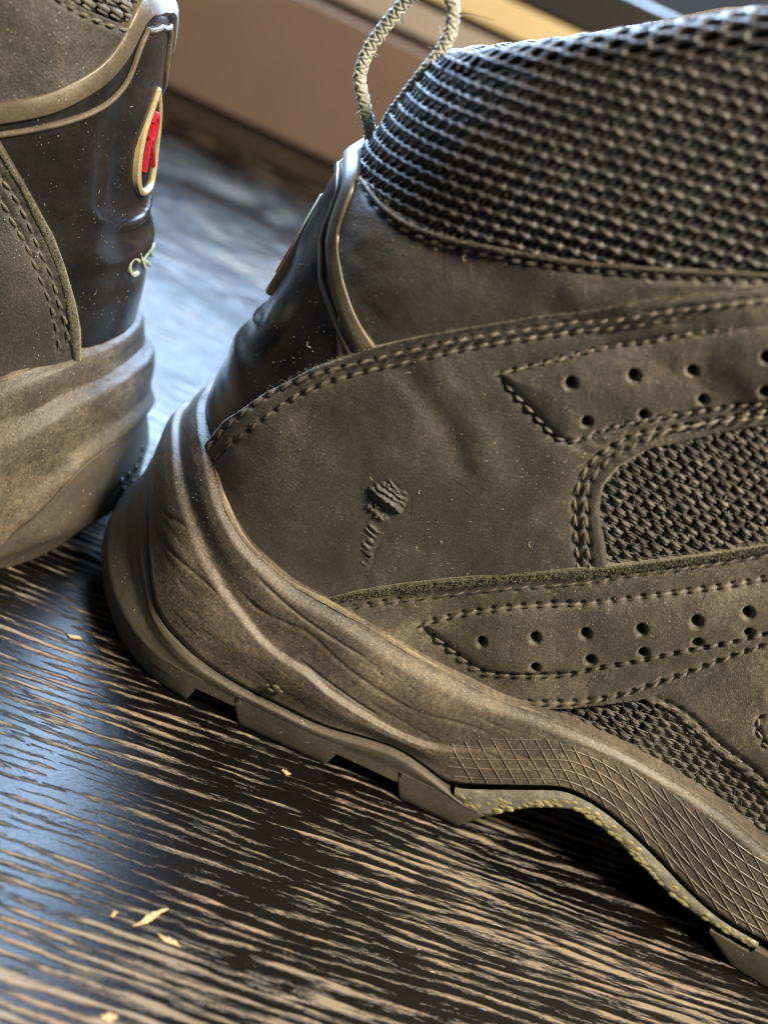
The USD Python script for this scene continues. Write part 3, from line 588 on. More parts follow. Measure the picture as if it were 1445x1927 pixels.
# --- knitted collar
PS, PW = 0.262, 0.226
zlo, _, _ = curve_sz(up, [(683, 305), (690, 345), (702, 362), (720, 385), (770, 420), (850, 445), (950, 463), (1050, 482), (1200, 497), (1445, 513), (1600, 523)])
def rowc(s): return 13.3 + 0.24 * (crest(s) - 13.3)
def comb(s, w):
    s = s + 0.38 * w
    q = w / PW; j = np.floor(q); u = (s / PS + 0.5 * (j % 2)) % 1.0 - 0.5; v = q - j - 0.5
    r = np.sqrt((u / 0.37) ** 2 + (v / 0.33) ** 2)
    return -0.17 * (1 - ss(0.70, 1.0, r)) + 0.030 * np.exp(-((np.abs(v) - 0.5) / 0.13) ** 2) + 0.012 * np.sin(2 * np.pi * (u * 3 + v * 2)) * (r > 0.9)
def collar(S, side, step, detail, wmax=5.9, off0=0.0, dz=0.0):
    ws = np.concatenate([np.arange(wmax, 0.0, -step), np.zeros(1)]); S2, Wd = np.meshgrid(S, ws)
    Z = crest(S2) - 0.55 - Wd - dz * ss(SB, -1.0, S2); P = up.pt(S2, Z, side); N = up.normal(P)
    soft = ss(0.0, 0.5, Wd)
    low = 0.16 * ss(0.05, 0.25, zlo(S2) - Z)
    V = P + N * ((0.07 + off0 - low + (comb(S2, rowc(S2) - 0.55 - Z) * (1 - ss(0.1, 0.3, zlo(S2) - Z)) if detail else 0 * Wd))[..., None])
    rows = [V[i] for i in range(len(V))]
    # the roll over the top, then down inside
    P0, N0 = P[-1], N[-1].copy(); N0[:, 2] = 0; N0 /= np.linalg.norm(N0, axis=1, keepdims=True)
    R = 0.5
    na = int(R * math.pi * 0.75 / step) if detail else 8
    for a in np.linspace(0, math.pi, na)[1:]:
        d = (comb(S, -a * R - crest(S) + rowc(S)) * (1 - ss(1.2, 2.0, a)) if detail else 0 * S)
        rows.append(P0 + N0 * ((R + 0.07 + off0 + d) * math.cos(a) - R)[:, None] + np.array([0, 0, 1]) * ((R + d) * math.sin(a) + 0 * S)[:, None])
    V = np.stack(rows); k, n = V.shape[:2]; i = np.arange(k * n).reshape(k, n)
    F = np.stack([i[:-1, :-1], i[:-1, 1:], i[1:, 1:], i[1:, :-1]], -1).reshape(-1, 4); F = np.vstack([F[:, [0, 1, 2]], F[:, [0, 2, 3]]])
    tow = np.tile(N[:1], (k, 1, 1)).reshape(-1, 3); Vf = V.reshape(-1, 3)
    mset = edge_winding(Vf, F, np.where((np.arange(len(Vf)) < len(ws) * n)[:, None], tow, 0))
    return Vf, mset
c1 = collar(np.arange(SB, 8.6, 0.030), 1, 0.026, True)
c2 = collar(np.arange(SB, 5.0, 0.036), -1, 0.032, True, 1.6, dz=0.45)
c3 = collar(np.arange(-2.62, 8.8, 0.2), -1, 0.25, False, off0=-0.1, dz=0.55)
put('knit_collar', join([c1, c2, c3]), KNIT, boot, smooth=True)
S_l = np.arange(SB, 8.6, 0.15); rows = []
def inner_row(side, drop, push):
    Z = crest(S_l) - 0.55; P = up.pt(S_l, Z, side); N = up.normal(P); N[:, 2] = 0; N /= np.linalg.norm(N, axis=1, keepdims=True); P = P - N * push; P[:, 2] -= drop; return P
parts = []
for side in (1, -1):
    V = np.stack([inner_row(side, d, p) for d, p in ((-0.30, 0.80), (0.0, 0.98), (0.5, 1.02), (1.5, 0.95), (3.5, 0.85), (7.0, 0.7))]); k, n = V.shape[:2]; i = np.arange(k * n).reshape(k, n)
    F = np.stack([i[:-1, :-1], i[:-1, 1:], i[1:, 1:], i[1:, :-1]], -1).reshape(-1, 4); parts.append((V.reshape(-1, 3), F))
put('collar_lining', join(parts), LINING, boot, smooth=True)
# glinting yarn over the comb
yarn = []
cells = [(i, j) for j in range(-18, 27) for i in range(-26, 50)]
sc = np.array([(i - 0.5 * (j % 2)) * PS for i, j in cells]); wc = np.array([(j + 0.5) * PW for i, j in cells]); sc = sc - 0.38 * wc; zc_ = rowc(sc) - 0.55 - wc; ok = (sc > -4.6) & (sc < 8.5) & (zc_ > zlo(sc) + 0.02) & (zc_ < crest(sc) - 0.75); sc, wc = sc[ok], wc[ok]
def cpt(s, w, o):
    P = up.pt(s, rowc(s) - 0.55 - w, 1); N = up.normal(P); return P + N * (0.07 + o), N
jit = lambda a: rng.uniform(-a, a, len(sc))
A, NA = cpt(sc - 0.115 + jit(0.014), wc + 0.065 + jit(0.016), -0.005); B, _ = cpt(sc + 0.11 + jit(0.014), wc + 0.125 + jit(0.016), 0.035)
C_, _ = cpt(sc - 0.02 + jit(0.02), wc - 0.125, 0.02); D_, _ = cpt(sc + 0.06 + jit(0.02), wc + 0.03 + jit(0.02), -0.05)
E_, _ = cpt(sc - 0.10 + jit(0.02), wc - 0.10, 0.0); G_, _ = cpt(sc - 0.15 + jit(0.02), wc + 0.06, -0.03)
for k in range(len(sc)):
    g_ = float(ss(-4.5, 1.0, sc[k]))
    yarn.append(capsule_along(A[k], B[k], NA[k], (0.009 + 0.016 * g_) * rng.uniform(0.8, 1.2), sides=6, bow=0.5))
    yarn.append(capsule_along(C_[k], D_[k], NA[k], (0.010 + 0.010 * g_) * rng.uniform(0.7, 1.2), sides=5, rings=4))
    yarn.append(capsule_along(E_[k], G_[k], NA[k], 0.015 * rng.uniform(0.7, 1.2), sides=5, rings=4))
put('collar_yarn', join(yarn), YARN, boot, smooth=60)

# --- leather panels
q_top = [(405, 832), (440, 790), (520, 735), (600, 690), (700, 652), (800, 626), (900, 607), (1000, 590), (1070, 577), (1240, 549), (1445, 528), (1640, 505)]
ankle = [(640, 700), (640, 620), (650, 540), (640, 470), (655, 400), (676, 350), (690, 345), (702, 362), (720, 385), (770, 420), (850, 445), (950, 463), (1050, 482), (1200, 497), (1445, 513), (1640, 525), (1640, 620), (1300, 640), (900, 680)]
a_st = smooth_line([(696, 368), (716, 395), (765, 432), (850, 459), (950, 477), (1050, 495), (1200, 509), (1445, 526), (1620, 538)], 6)
def rel_ankle(px):
    w = 0.035 * np.sin((px[:, 0] + 0.35 * px[:, 1]) / 17 + 3 * noise(np.stack([px[:, 0] / 60, px[:, 1] / 60, 0 * px[:, 0]], -1), 2)) * np.exp(-((px[:, 0] - 960) / 90) ** 2) * np.exp(-((px[:, 1] - 560) / 45) ** 2)
    return pillow(px, [a_st, q_top[3:]], 0.06, 35) + mottling(px, 0.06, 120, 4) + dents(px, [a_st]) + w * 0.7 + 0.10 * np.exp(-((px[:, 1] - 540 - 0.02 * px[:, 0]) / 60) ** 2) * ss(660, 760, px[:, 0])
put('ankle_panel', sheet(up, ankle, 0.10, 0.07, relief=rel_ankle, depth=0.5), LEATHER, boot)
put('stitching', stitches(up, a_st, 0.13), THREAD, boot)
put('piping', tube((lambda P: P + up.normal(P) * 0.16)(up.hit(smooth_line([(688, 345), (702, 362), (720, 385), (770, 420), (850, 445), (950, 463), (1050, 482), (1200, 497), (1445, 513), (1620, 525)], 8))), 0.035), LEATHER, boot)

win = [(1145, 1058), (1134, 990), (1128, 945), (1136, 907), (1164, 873), (1221, 839), (1277, 828), (1353, 809), (1445, 792), (1640, 760)]
quarter = q_top + win[::-1] + [(1145, 1110), (900, 1125), (640, 1165), (540, 1140), (440, 1040), (385, 930), (380, 860)]
q_a = smooth_line([(412, 848), (470, 783), (530, 742), (600, 707), (700, 676), (800, 648), (900, 626), (1020, 609), (1104, 594), (1202, 581), (1292, 568), (1390, 558), (1445, 553), (1620, 533)], 6)
q_b = smooth_line([(420, 866), (500, 796), (600, 729), (690, 697), (800, 668), (900, 645), (1050, 622), (1164, 605), (1277, 588), (1420, 572), (1620, 552)], 6)
b_o = [(943, 696), (1051, 670), (1164, 641), (1277, 619), (1409, 600), (1445, 592), (1620, 570), (1620, 722), (1445, 745), (1277, 772), (1202, 785), (1145, 798), (1111, 813), (1085, 822), (1062, 821), (1024, 790), (990, 753), (960, 722)]
b_lines = [smooth_line(b_o[:7], 6), smooth_line(b_o[7:] + b_o[:1], 6)]
w_o = smooth_line([(1090, 1070), (1085, 990), (1083, 934), (1096, 889), (1123, 851), (1157, 828), (1202, 809), (1277, 798), (1445, 764), (1620, 735)], 6)
w_i = smooth_line([(1114, 1070), (1107, 1009), (1104, 953), (1106, 907), (1123, 881), (1145, 855), (1187, 832), (1240, 808), (1315, 790), (1428, 776), (1620, 748)], 6)
holes_u = [(1075, 709), (1192, 694), (1306, 677), (1441, 653), (1560, 632), (1104, 783), (1210, 770), (1320, 741), (1440, 718), (1555, 700)]
def discs(pts, r): return [Point(p).buffer(r * rng.uniform(0.9, 1.1), 12) for p in pts]
def pad(px, poly, h, w=38):
    g = Polygon(poly); shapely.prepare(g); ins = shapely.contains_xy(g, px[:, 0], px[:, 1]); d = shapely.distance(shapely.points(px), g.boundary)
    return np.where(ins, h * np.sqrt(np.clip(1 - (1 - np.clip(d / w, 0, 1)) ** 2, 0, 1)), 0)
def scuff(px):
    x, y = px[:, 0], px[:, 1]
    d = np.zeros(len(px))
    for (cx, cy, a, l, w, h) in ((726, 950, 38, 24, 10, -0.03),):
        c, s_ = math.cos(math.radians(a)), math.sin(math.radians(a)); u = (x - cx) * c + (y - cy) * s_; v = -(x - cx) * s_ + (y - cy) * c
        d += h * np.exp(-(u / l) ** 4 - (v / w) ** 2)
    return d
def rel_q(px):
    o = pillow(px, [q_b, w_o] + b_lines, 0.06, 40) + mottling(px, 0.10, 190, 6) + mottling(px, 0.012, 45, 9) + dents(px, [q_a, q_b, w_o, w_i] + b_lines) + pad(px, b_o, 0.12, 55) + scuff(px)
    o += 0.05 * np.exp(-(dist_to(px, [[(830, 700), (900, 800), (930, 880)]]) / 30) ** 2) - 0.05 * np.exp(-(dist_to(px, [[(760, 690), (840, 800), (870, 870)]]) / 22) ** 2)
    fold = np.exp(-((px[:, 0] - 1150) / 60) ** 2 - ((px[:, 1] - 832) / 22) ** 2); o += 0.02 * fold * np.sin((px[:, 0] * 0.5 - px[:, 1]) / 4.5)
    return o
put('quarter_panel', sheet(up, quarter, 0.14, 0.12, res=3.6, relief=rel_q, holes=discs(holes_u, 7.0), depth=0.45), LEATHER, boot)
for ln, o_ in ((q_a, 0.262), (q_b, 0.21), (w_o, 0.21), (w_i, 0.245)): put('stitching', stitches(up, ln, o_), THREAD, boot)
for ln in b_lines: put('stitching', stitches(up, ln, 0.215, pitch=27), THREAD, boot)
# torn flap of the scuff
def tear(px):
    nz = lambda k, sc: noise(np.stack([px[:, 0] / sc, px[:, 1] / sc, 0 * px[:, 0] + k], -1), 8) - 0.5
    c, s_ = math.cos(math.radians(41)), math.sin(math.radians(41)); dx, dy = px[:, 0] - 731, px[:, 1] - 930
    u = dx * c + dy * s_; v = dx * s_ - dy * c + 5 * nz(1, 9) + 2.5 * nz(2, 3.5)
    side = np.clip(1 - (np.abs(u - 0.12 * v + 1) / (40 - 0.35 * np.clip(v, 0, 40))) ** 4, 0, 1)
    fl = np.where(v > 0, np.clip(1 - v / 40, 0, 1) ** 1.4, np.clip(1 + v / 2.2, 0, 1)) * side
    h = 0.115 * fl + 0.034 * np.sin(v * 0.62 + 7 * (noise(np.stack([u / 34, v / 16, 0 * u + 3], -1), 8) - 0.5)) * fl ** 0.5 * (v > 1) * (0.4 + 1.3 * noise(np.stack([u / 18, v / 7, 0 * u], -1), 5)) + 0.03 * nz(4, 4) * fl
    pit = np.exp(-((v + 10) / 7) ** 2) * np.clip(1 - ((u - 2) / 32) ** 4, 0, 1); h -= 0.07 * pit
    lump = np.exp(-(((v + 25 + 5 * nz(5, 8)) / 9.5) ** 4) - ((u + 1 + 6 * nz(6, 8)) / 22) ** 4); h += lump * (0.05 + 0.10 * nz(7, 6) + 0.06 * nz(8, 3))
    for cx, cy, l, w, a in ((709, 983, 14, 3, .045), (702, 990, 15, 2.6, .04), (703, 1007, 9, 3.5, .03), (696, 1016, 11, 3, .04), (697, 1027, 12, 4, .05), (693, 1036, 11, 3, .04), (691, 1048, 7, 3, .02)):
        ux = (px[:, 0] - cx) * c + (px[:, 1] - cy) * s_ + 3 * nz(9, 7); vx = (px[:, 0] - cx) * s_ - (px[:, 1] - cy) * c + 1.6 * nz(10, 4); h += a * (np.exp(-(ux / l) ** 4 - (vx / w) ** 2) - 0.7 * np.exp(-(ux / l) ** 4 - ((vx + 2.2 * w) / w) ** 2))
    return h
tear_poly = [(684, 880), (712, 870), (742, 874), (768, 894), (784, 935), (780, 968), (758, 986), (728, 1000), (716, 1030), (704, 1062), (682, 1062), (676, 1030), (684, 995), (694, 960), (688, 920)]
put('torn_flap', sheet(up, tear_poly, 0.2575, 0.0, edge=0.06, res=1.5, relief=lambda px: rel_q(px) + (0.0045 + tear(px)) * ss(0, 9, shapely.distance(shapely.points(px), Polygon(tear_poly).exterior)), round_px=0, depth=0.02), LEATHER, boot, label='lifted flap of torn leather with a ragged crease below')
lower = [(560, 1150), (612, 1122), (720, 1108), (830, 1094), (950, 1081), (1100, 1070), (1200, 1054), (1300, 1041), (1445, 1018), (1640, 990), (1640, 1140), (1445, 1212), (1308, 1265), (1200, 1305), (1154, 1311), (1077, 1320), (1000, 1324), (930, 1345), (850, 1330), (700, 1250)]
l_top = smooth_line([(620, 1140), (720, 1121), (830, 1107), (950, 1094), (1100, 1083), (1200, 1067), (1300, 1054), (1445, 1031), (1620, 1004)], 6)
l_bo = [(797, 1162), (882, 1141), (957, 1130), (1033, 1124), (1092, 1122), (1185, 1112), (1277, 1100), (1370, 1088), (1445, 1074), (1620, 1040), (1620, 1130), (1445, 1176), (1370, 1194), (1308, 1205), (1246, 1219), (1185, 1231), (1123, 1242), (1077, 1253), (1000, 1256), (927, 1253), (900, 1243), (863, 1215), (825, 1185)]
l_lines = [smooth_line(l_bo[:10], 6), smooth_line(l_bo[10:] + l_bo[:1], 6)]
l_st = smooth_line([(945, 1311), (1000, 1308), (1062, 1308), (1123, 1302), (1185, 1288), (1246, 1268), (1308, 1246), (1370, 1222), (1445, 1197), (1620, 1135)], 6)
holes_l = [(910, 1189), (1009, 1180), (1103, 1171), (1206, 1162), (1308, 1148), (1403, 1132), (1500, 1116), (1009, 1238), (1112, 1222), (1210, 1208), (1310, 1190), (1405, 1172), (1500, 1150)]
def rel_l(px): return pillow(px, [l_st, l_top] + l_lines) + mottling(px, 0.06, 130, 16) + mottling(px, 0.010, 40, 19) + dents(px, [l_st, l_top[::1]] + l_lines, pitch=28) + pad(px, l_bo, 0.10, 45)
put('lower_panel', sheet(up, lower, 0.24, 0.09, res=3.6, relief=rel_l, holes=discs(holes_l, 6.6), depth=0.45), LEATHER_OLIVE, boot)
for ln in l_lines: put('stitching', stitches(up, ln, 0.285, pitch=28), THREAD, boot)
put('stitching', stitches(up, l_st, 0.285, pitch=28), THREAD, boot)
put('stitching', stitches(up, l_top, 0.285, pitch=30, r=0.018), THREAD, boot)
toe = [(1195, 1304), (1234, 1317), (1265, 1333), (1308, 1370), (1354, 1413), (1400, 1450), (1445, 1490), (1620, 1650), (1640, 1650), (1640, 1120), (1445, 1190), (1308, 1245)]
t_st = smooth_line([(1234, 1308), (1268, 1321), (1308, 1349), (1336, 1377), (1370, 1404), (1416, 1438), (1445, 1466), (1600, 1605)], 6)
t_m = smooth_line([(1450, 1330), (1436, 1336), (1424, 1344), (1424, 1358), (1432, 1376), (1440, 1392), (1455, 1400)], 5)
put('vamp_panel', sheet(up, toe, 0.13, 0.09, res=4, relief=lambda px: pillow(px, [t_st, l_st], 0.07) + mottling(px, 0.07, 120, 26) + dents(px, [t_st, t_m], pitch=26), depth=0.35), LEATHER_OLIVE, boot)
put('stitching', stitches(up, t_st, 0.21, pitch=26), THREAD, boot); put('stitching', stitches(up, t_m, 0.21, pitch=24), THREAD, boot)
# frayed suede edge between the two panels
fz_t = smooth_line([(612, 1112), (700, 1092), (800, 1079), (900, 1070), (1050, 1057), (1145, 1053), (1300, 1036), (1445, 1014), (1620, 985)], 10)
fz_b = smooth_line([(612, 1126), (720, 1110), (830, 1096), (950, 1083), (1100, 1072), (1200, 1056), (1300, 1043), (1445, 1020), (1620, 992)], 10)
fz_w = np.interp(fz_t[:, 0], [612, 700, 1000, 1200, 1620], [5, 9, 13, 15, 15])
fpoly = [tuple(p) for p in np.c_[fz_t[:, 0], fz_t[:, 1] + 5 - fz_w * 0.3]] + [tuple(p) for p in (fz_b + (0, 2))[::-1]]
put('frayed_edge', sheet(up, fpoly, 0.26, 0.03, edge=0.12, res=2.6, round_px=0, relief=lambda px: 0.10 * (fbm(np.stack([px[:, 0] / 6, px[:, 1] / 6, 0 * px[:, 0]], -1), 3, 37) - 0.5)), SUEDE, boot)

def fuzz(body, line, off, count, L=0.07, spread=6, m=SUEDE, thing=None, r=0.006):
    ls_ = LineString(line); px = np.array([ls_.interpolate(rng.uniform(0, ls_.length)).coords[0] for _ in range(count)]) + rng.uniform(-spread, spread, (count, 2))
    P = body.hit(px); N = body.normal(P); out = []
    for p, n in zip(P, N):
        d = n * rng.uniform(0.2, 1.0) + rng.normal(0, 0.7, 3); d /= np.linalg.norm(d); l = L * rng.uniform(0.5, 1.4); b = np.cross(n, d) * l * rng.uniform(-0.4, 0.4)
        p0 = p + n * off; out.append(tube(np.array([p0, p0 + d * l * 0.5 + b * 0.5, p0 + d * l + b]), [r, r, r * 0.5], sides=3, caps=False))
    put('fibres', join(out), m, thing, smooth=False, kind='stuff')
fuzz(up, np.vstack([(fz_t + fz_b) / 2]), 0.32, 3500, L=0.045, spread=6.5, thing=boot)
fuzz(up, [(690, 345), (770, 420), (950, 463), (1200, 497), (1445, 513)], 0.19, 420, L=0.05, spread=4, thing=boot)
fuzz(up, [(700, 330), (800, 350), (1000, 330), (1300, 320), (1445, 250), (1100, 200), (850, 220), (760, 300)], 0.12, 700, L=0.06, spread=90, thing=boot, r=0.003)
fuzz(up, q_top[2:11], 0.24, 420, L=0.035, spread=3, thing=boot)

# --- knitted windows
def knit_patch(body, poly, e1, e2, off, rad, seed, thing):
    g = Polygon(poly); gg = g.buffer(6); shapely.prepare(gg)
    put('mesh_backing', sheet(body, list(g.buffer(10).exterior.coords), off - 0.06, 0.0, res=9, depth=0.1), BACKING, thing)
    x0, y0, x1, y1 = g.bounds; e1, e2 = np.array(e1, float), np.array(e2, float); c0 = np.array([(x0 + x1) / 2, (y0 + y1) / 2]); M = 40
    ij = np.array([(i + 0.5 * (j % 2), j) for j in range(-M, M) for i in range(-M, M)]); px = c0 + ij[:, :1] * e1 + ij[:, 1:] * e2
    px = px[shapely.contains_xy(gg, px[:, 0], px[:, 1])]; r2 = np.random.default_rng(seed); px = px + r2.uniform(-1.5, 1.5, px.shape)
    f = lambda a, b, j=0.05: body.hit(px + (a + r2.uniform(-j, j, (len(px), 1))) * e1 + (b + r2.uniform(-j, j, (len(px), 1))) * e2)
    A, B, C, D, E, G = f(-0.42, -0.16), f(0.40, 0.12), f(-0.30, 0.15), f(0.18, 0.42), f(0.1, -0.5), f(-0.12, 0.5); N = body.normal(A); out = []
    H, I = f(-0.36, 0.30), f(0.30, 0.46)
    for k in range(len(px)):
        n = N[k]; o = n * off
        out.append(capsule_along(A[k] + o + n * 0.015, B[k] + o + n * 0.055, n, rad * r2.uniform(0.85, 1.2), bow=0.8))
        out.append(capsule_along(C[k] + o + n * 0.01, D[k] + o + n * 0.02, n, rad * 0.55 * r2.uniform(0.8, 1.2), sides=5, bow=0.7))
        out.append(capsule_along(E[k] + o, G[k] + o + n * 0.01, n, rad * 0.5, sides=5, bow=0.3))
        out.append(capsule_along(H[k] + o + n * 0.02, I[k] + o + n * 0.035, n, rad * 0.6 * r2.uniform(0.8, 1.2), sides=5, bow=0.8))
    J0 = body.hit(px + r2.uniform(-9, 9, px.shape)); J1 = body.hit(px + r2.uniform(-13, 13, px.shape)); K0 = f(-0.5, -0.35, 0.15); K1 = f(0.5, -0.15, 0.15)
    for k in range(len(px)):
        n = N[k]; o = n * (off + 0.03)
        out.append(tube(np.array([J0[k] + o, (J0[k] + J1[k]) / 2 + o + n * 0.04, J1[k] + o]), 0.008, sides=4)); out.append(tube(np.array([K0[k] + o, (K0[k] + K1[k]) / 2 + o + n * 0.035, K1[k] + o]), 0.010, sides=4))
    put('knit_window', join(out), YARN, thing, smooth=60)
knit_patch(up, [(1115, 1068), (1112, 900), (1160, 855), (1300, 805), (1620, 745), (1620, 995), (1300, 1050)], (23.5, 9.5), (-3.0, 17.5), 0.10, 0.029, 1, boot)
knit_patch(up, [(950, 1345), (1000, 1318), (1195, 1298), (1265, 1325), (1310, 1362), (1400, 1442), (1620, 1640), (1620, 1790), (1445, 1640), (1280, 1510), (1100, 1410)], (23.5, 8.0), (2, 17), 0.08, 0.029, 2, boot)

# --- pull loop of braided cord
lp = smooth_line([(704, 330), (698, 285), (692, 245), (680, 195), (671, 150), (680, 112), (710, 62), (745, 20), (775, -12), (810, -30), (840, -18), (857, 15), (855, 48), (835, 92), (802, 134), (767, 180), (740, 217), (718, 262), (708, 325)], 3)
L3 = at_y(lp, 3.55); tt = np.linspace(0, 1, len(L3)); L3[:, 1] += 0.25 * np.sin(2 * np.pi * tt) - 0.25 * (tt > 0.55) * (1 - tt)
L3 = resample(L3, 0.035)
def braid(P, R, r, pitch, strands=4):
    T = np.gradient(P, axis=0); T /= np.linalg.norm(T, axis=1, keepdims=True); ref = np.array([0, -1.0, 0]); A = ref - T * (T @ ref)[:, None]; A /= np.linalg.norm(A, axis=1, keepdims=True); B = np.cross(T, A)
    d = np.r_[0, np.cumsum(np.linalg.norm(np.diff(P, axis=0), axis=1))]; out = []
    for k in range(strands):
        hand = 1 if k % 2 else -1; ph = hand * 2 * np.pi * d / pitch + (k // 2) * np.pi / 2 + (np.pi / 4 if hand > 0 else 0); wob = 1 + 0.18 * np.sin(4 * np.pi * d / pitch + k * np.pi)
        out.append(tube(P + (A * np.cos(ph)[:, None] * 0.85 + B * np.sin(ph)[:, None] * 1.15) * (R * wob)[:, None], r, sides=6))
    out.append(tube(P, R * 0.98, sides=9))
    return join(out)
put('pull_loop', braid(L3, 0.070, 0.040, 0.36, 8), CORD, boot, smooth=60)
fz = []
for k in range(70):
    i = rng.integers(3, len(L3) - 3); d = rng.normal(0, 1, 3); d /= np.linalg.norm(d); l = rng.uniform(0.06, 0.16) if k < 66 else 0.35; b = rng.normal(0, 0.4, 3) * l
    p0 = L3[i] + d * 0.11; fz.append(tube(np.array([p0, p0 + d * l * .5 + b * .3, p0 + d * l + b]), 0.006, sides=3, caps=False))
put('loose_threads', join(fz), LINT, boot, smooth=False)

# --- badge on the heel back
def badge(body, thing, zc, s_half, zlo, zhi, emb, hk=1.0, w0=0.0):
    k = 60; out = []
    def shield(sc_, grow=0.0):
        t = np.linspace(0, 2 * np.pi, k, endpoint=False); u = np.sin(t); v = -np.cos(t)
        w = s_half * (0.78 + 0.22 * np.abs(v)) * np.sign(u) * np.abs(u) ** 0.75 * (1 - 0.80 * np.clip(v + 0.1, 0, 1.1) ** 1.6); zz = (zlo + zhi) / 2 + (zhi - zlo) / 2 * v
        return w * sc_, zz * 1.0
    def P(w, z):
        w = w + w0; s = SB + np.abs(w); return body.pt(s, z, np.where(w >= 0, 1.0, -1.0))
    w, z = shield(1.0); Pr = P(w, z); cN = body.normal(P(np.array([0.0]), np.array([(zlo + zhi) / 2])))[0]
    N = body.normal(Pr) * 0.6 + cN * 0.4; N /= np.linalg.norm(N, axis=1, keepdims=True)
    # plate
    rings = [Pr + N * 0.02, Pr + N * 0.17 * hk]
    for q in (0.8, 0.5, 0.2): wq, _ = shield(q); zq = (zlo + zhi) / 2 + (z - (zlo + zhi) / 2) * q; Pq = P(wq, zq); rings.append(Pq + body.normal(Pq) * 0.18 * hk)
    V = np.vstack(rings + [P(np.array([0.0]), np.array([(zlo + zhi) / 2])) + cN * 0.185 * hk]); F = []
    for a in range(len(rings) - 1):
        for j in range(k):
            j2 = (j + 1) % k; F.append((a * k + j, a * k + j2, (a + 1) * k + j2)); F.append((a * k + j, (a + 1) * k + j2, (a + 1) * k + j))
    a = (len(rings) - 1) * k
    for j in range(k): F.append((a + j, a + (j + 1) % k, len(V) - 1))
    ms = trimesh.Trimesh(V, F, process=False); trimesh.repair.fix_normals(ms)
    pth = put('badge', ms, PLASTIC, thing)
    Pc = np.vstack([Pr + N * 0.17 * hk, Pr[:2] + N[:2] * 0.17 * hk]); Nc = np.vstack([N, N[:2]])
    put('badge_rim', tube(Pc, 0.78, N=Nc, prof=[(0.10, -0.03), (0.10, 0.03), (0.05, 0.085), (-0.15, 0.085), (-0.15, -0.085), (0.05, -0.085)], caps=False), BADGERIM, thing, under=pth)
    # red emblem strokes, drawn in (w, z)
    out = []
    for line, r in emb:
        q = resample(np.array(line, float) * (0.85, 0.85), 0.03); Pq = P(q[:, 0] * s_half, (zlo + zhi) / 2 + q[:, 1] * (zhi - zlo) / 2); Nq = body.normal(Pq); out.append(tube(Pq + Nq * (0.19 * hk + 0.03), r, N=Nq, prof=[(0.5, -0.8), (0.7, 0), (0.5, 0.8), (-0.6, 1), (-0.6, -1)]))
    put('emblem', join(out), RED, thing, under=pth)
EMB = [([(0.55, -0.62), (0.42, -0.1), (0.25, 0.45)], 0.075), ([(0.25, 0.45), (0.0, 0.62), (-0.25, 0.45), (-0.1, 0.12), (0.25, 0.02)], 0.08), ([(0.2, 0.0), (-0.1, -0.3), (-0.35, -0.62)], 0.08), ([(0.5, 0.15), (0.1, 0.2)], 0.05)]
badge(up, boot, 0, 0.95, 7.55, 9.75, EMB, 0.5)

# --- lint and dust, all over the outer side
def dust(body, poly, off, n, thing, rmin=0.003, rmax=0.010):
    g = Polygon(poly); x0, y0, x1, y1 = g.bounds; shapely.prepare(g); q = rng.uniform((x0, y0), (x1, y1), (n * 3, 2)); q = q[shapely.contains_xy(g, q[:, 0], q[:, 1])][:n]
    P = body.hit(q); N = body.normal(P); return [(trimesh.creation.icosahedron().vertices * rng.uniform(rmin, rmax) + p + nn * off, trimesh.creation.icosahedron().faces) for p, nn in zip(P, N)]
def hairs(body, poly, off, n, L=(0.05, 0.14), r=0.0045):
    g = Polygon(poly); x0, y0, x1, y1 = g.bounds; shapely.prepare(g); q = rng.uniform((x0, y0), (x1, y1), (n * 3, 2)); q = q[shapely.contains_xy(g, q[:, 0], q[:, 1])][:n]
    P = body.hit(q); N = body.normal(P); out = []
    for p, nn in zip(P, N):
        d = np.cross(nn, rng.normal(0, 1, 3)); d /= np.linalg.norm(d); l = rng.uniform(*L); b = np.cross(nn, d) * l * rng.uniform(-0.5, 0.5); p0 = p + nn * off
        out.append(tube(np.array([p0, p0 + d * l * .33 + b * .5 + nn * 0.012, p0 + d * l * .66 + b * .6 + nn * 0.012, p0 + d * l]), r, sides=3, caps=False))
    return out
qp = [(430, 850), (700, 690), (940, 640), (1060, 900), (1060, 1050), (640, 1100), (480, 980)]
lp_ = [(640, 1130), (1100, 1085), (1445, 1040), (1445, 1200), (1100, 1310), (940, 1310)]
ap = [(680, 420), (900, 480), (1400, 530), (1200, 550), (720, 620)]
cp_ = [(560, 480), (610, 450), (615, 540), (655, 640), (450, 750), (440, 690)]
D = dust(up, qp, 0.265, 110, boot) + dust(up, lp_, 0.34, 120, boot) + dust(up, ap, 0.19, 60, boot) + dust(up, cp_, 0.10, 55, boot) + dust(so, [(300, 900), (360, 850), (500, 1150), (900, 1380), (700, 1380), (420, 1250)], 0.12, 90, boot)
D += hairs(up, qp, 0.255, 14) + hairs(up, lp_, 0.33, 10) + hairs(up, ap, 0.18, 7) + hairs(up, cp_, 0.10, 4)
put('lint', join(D), LINT, boot, smooth=False, kind='stuff')
# nick in the midsole
ncks = []
for (x, y, r) in ((512, 1293, 0.06), (522, 1288, 0.07), (530, 1296, 0.05), (506, 1284, 0.035), (722, 1262, 0.03)):
    P = so.hit([(x, y)]); N = so.normal(P); e = trimesh.creation.icosphere(2, r); e.vertices = e.vertices * (1.3, 0.7, 0.8) * (1 + 0.3 * (noise(e.vertices / r * 1.7, 3) - 0.5)[:, None]); ncks.append((e.vertices + P[0] + N[0] * 0.11, e.faces))
for q in ncks: put('rubber_nick', q, OUTRUB, boot)

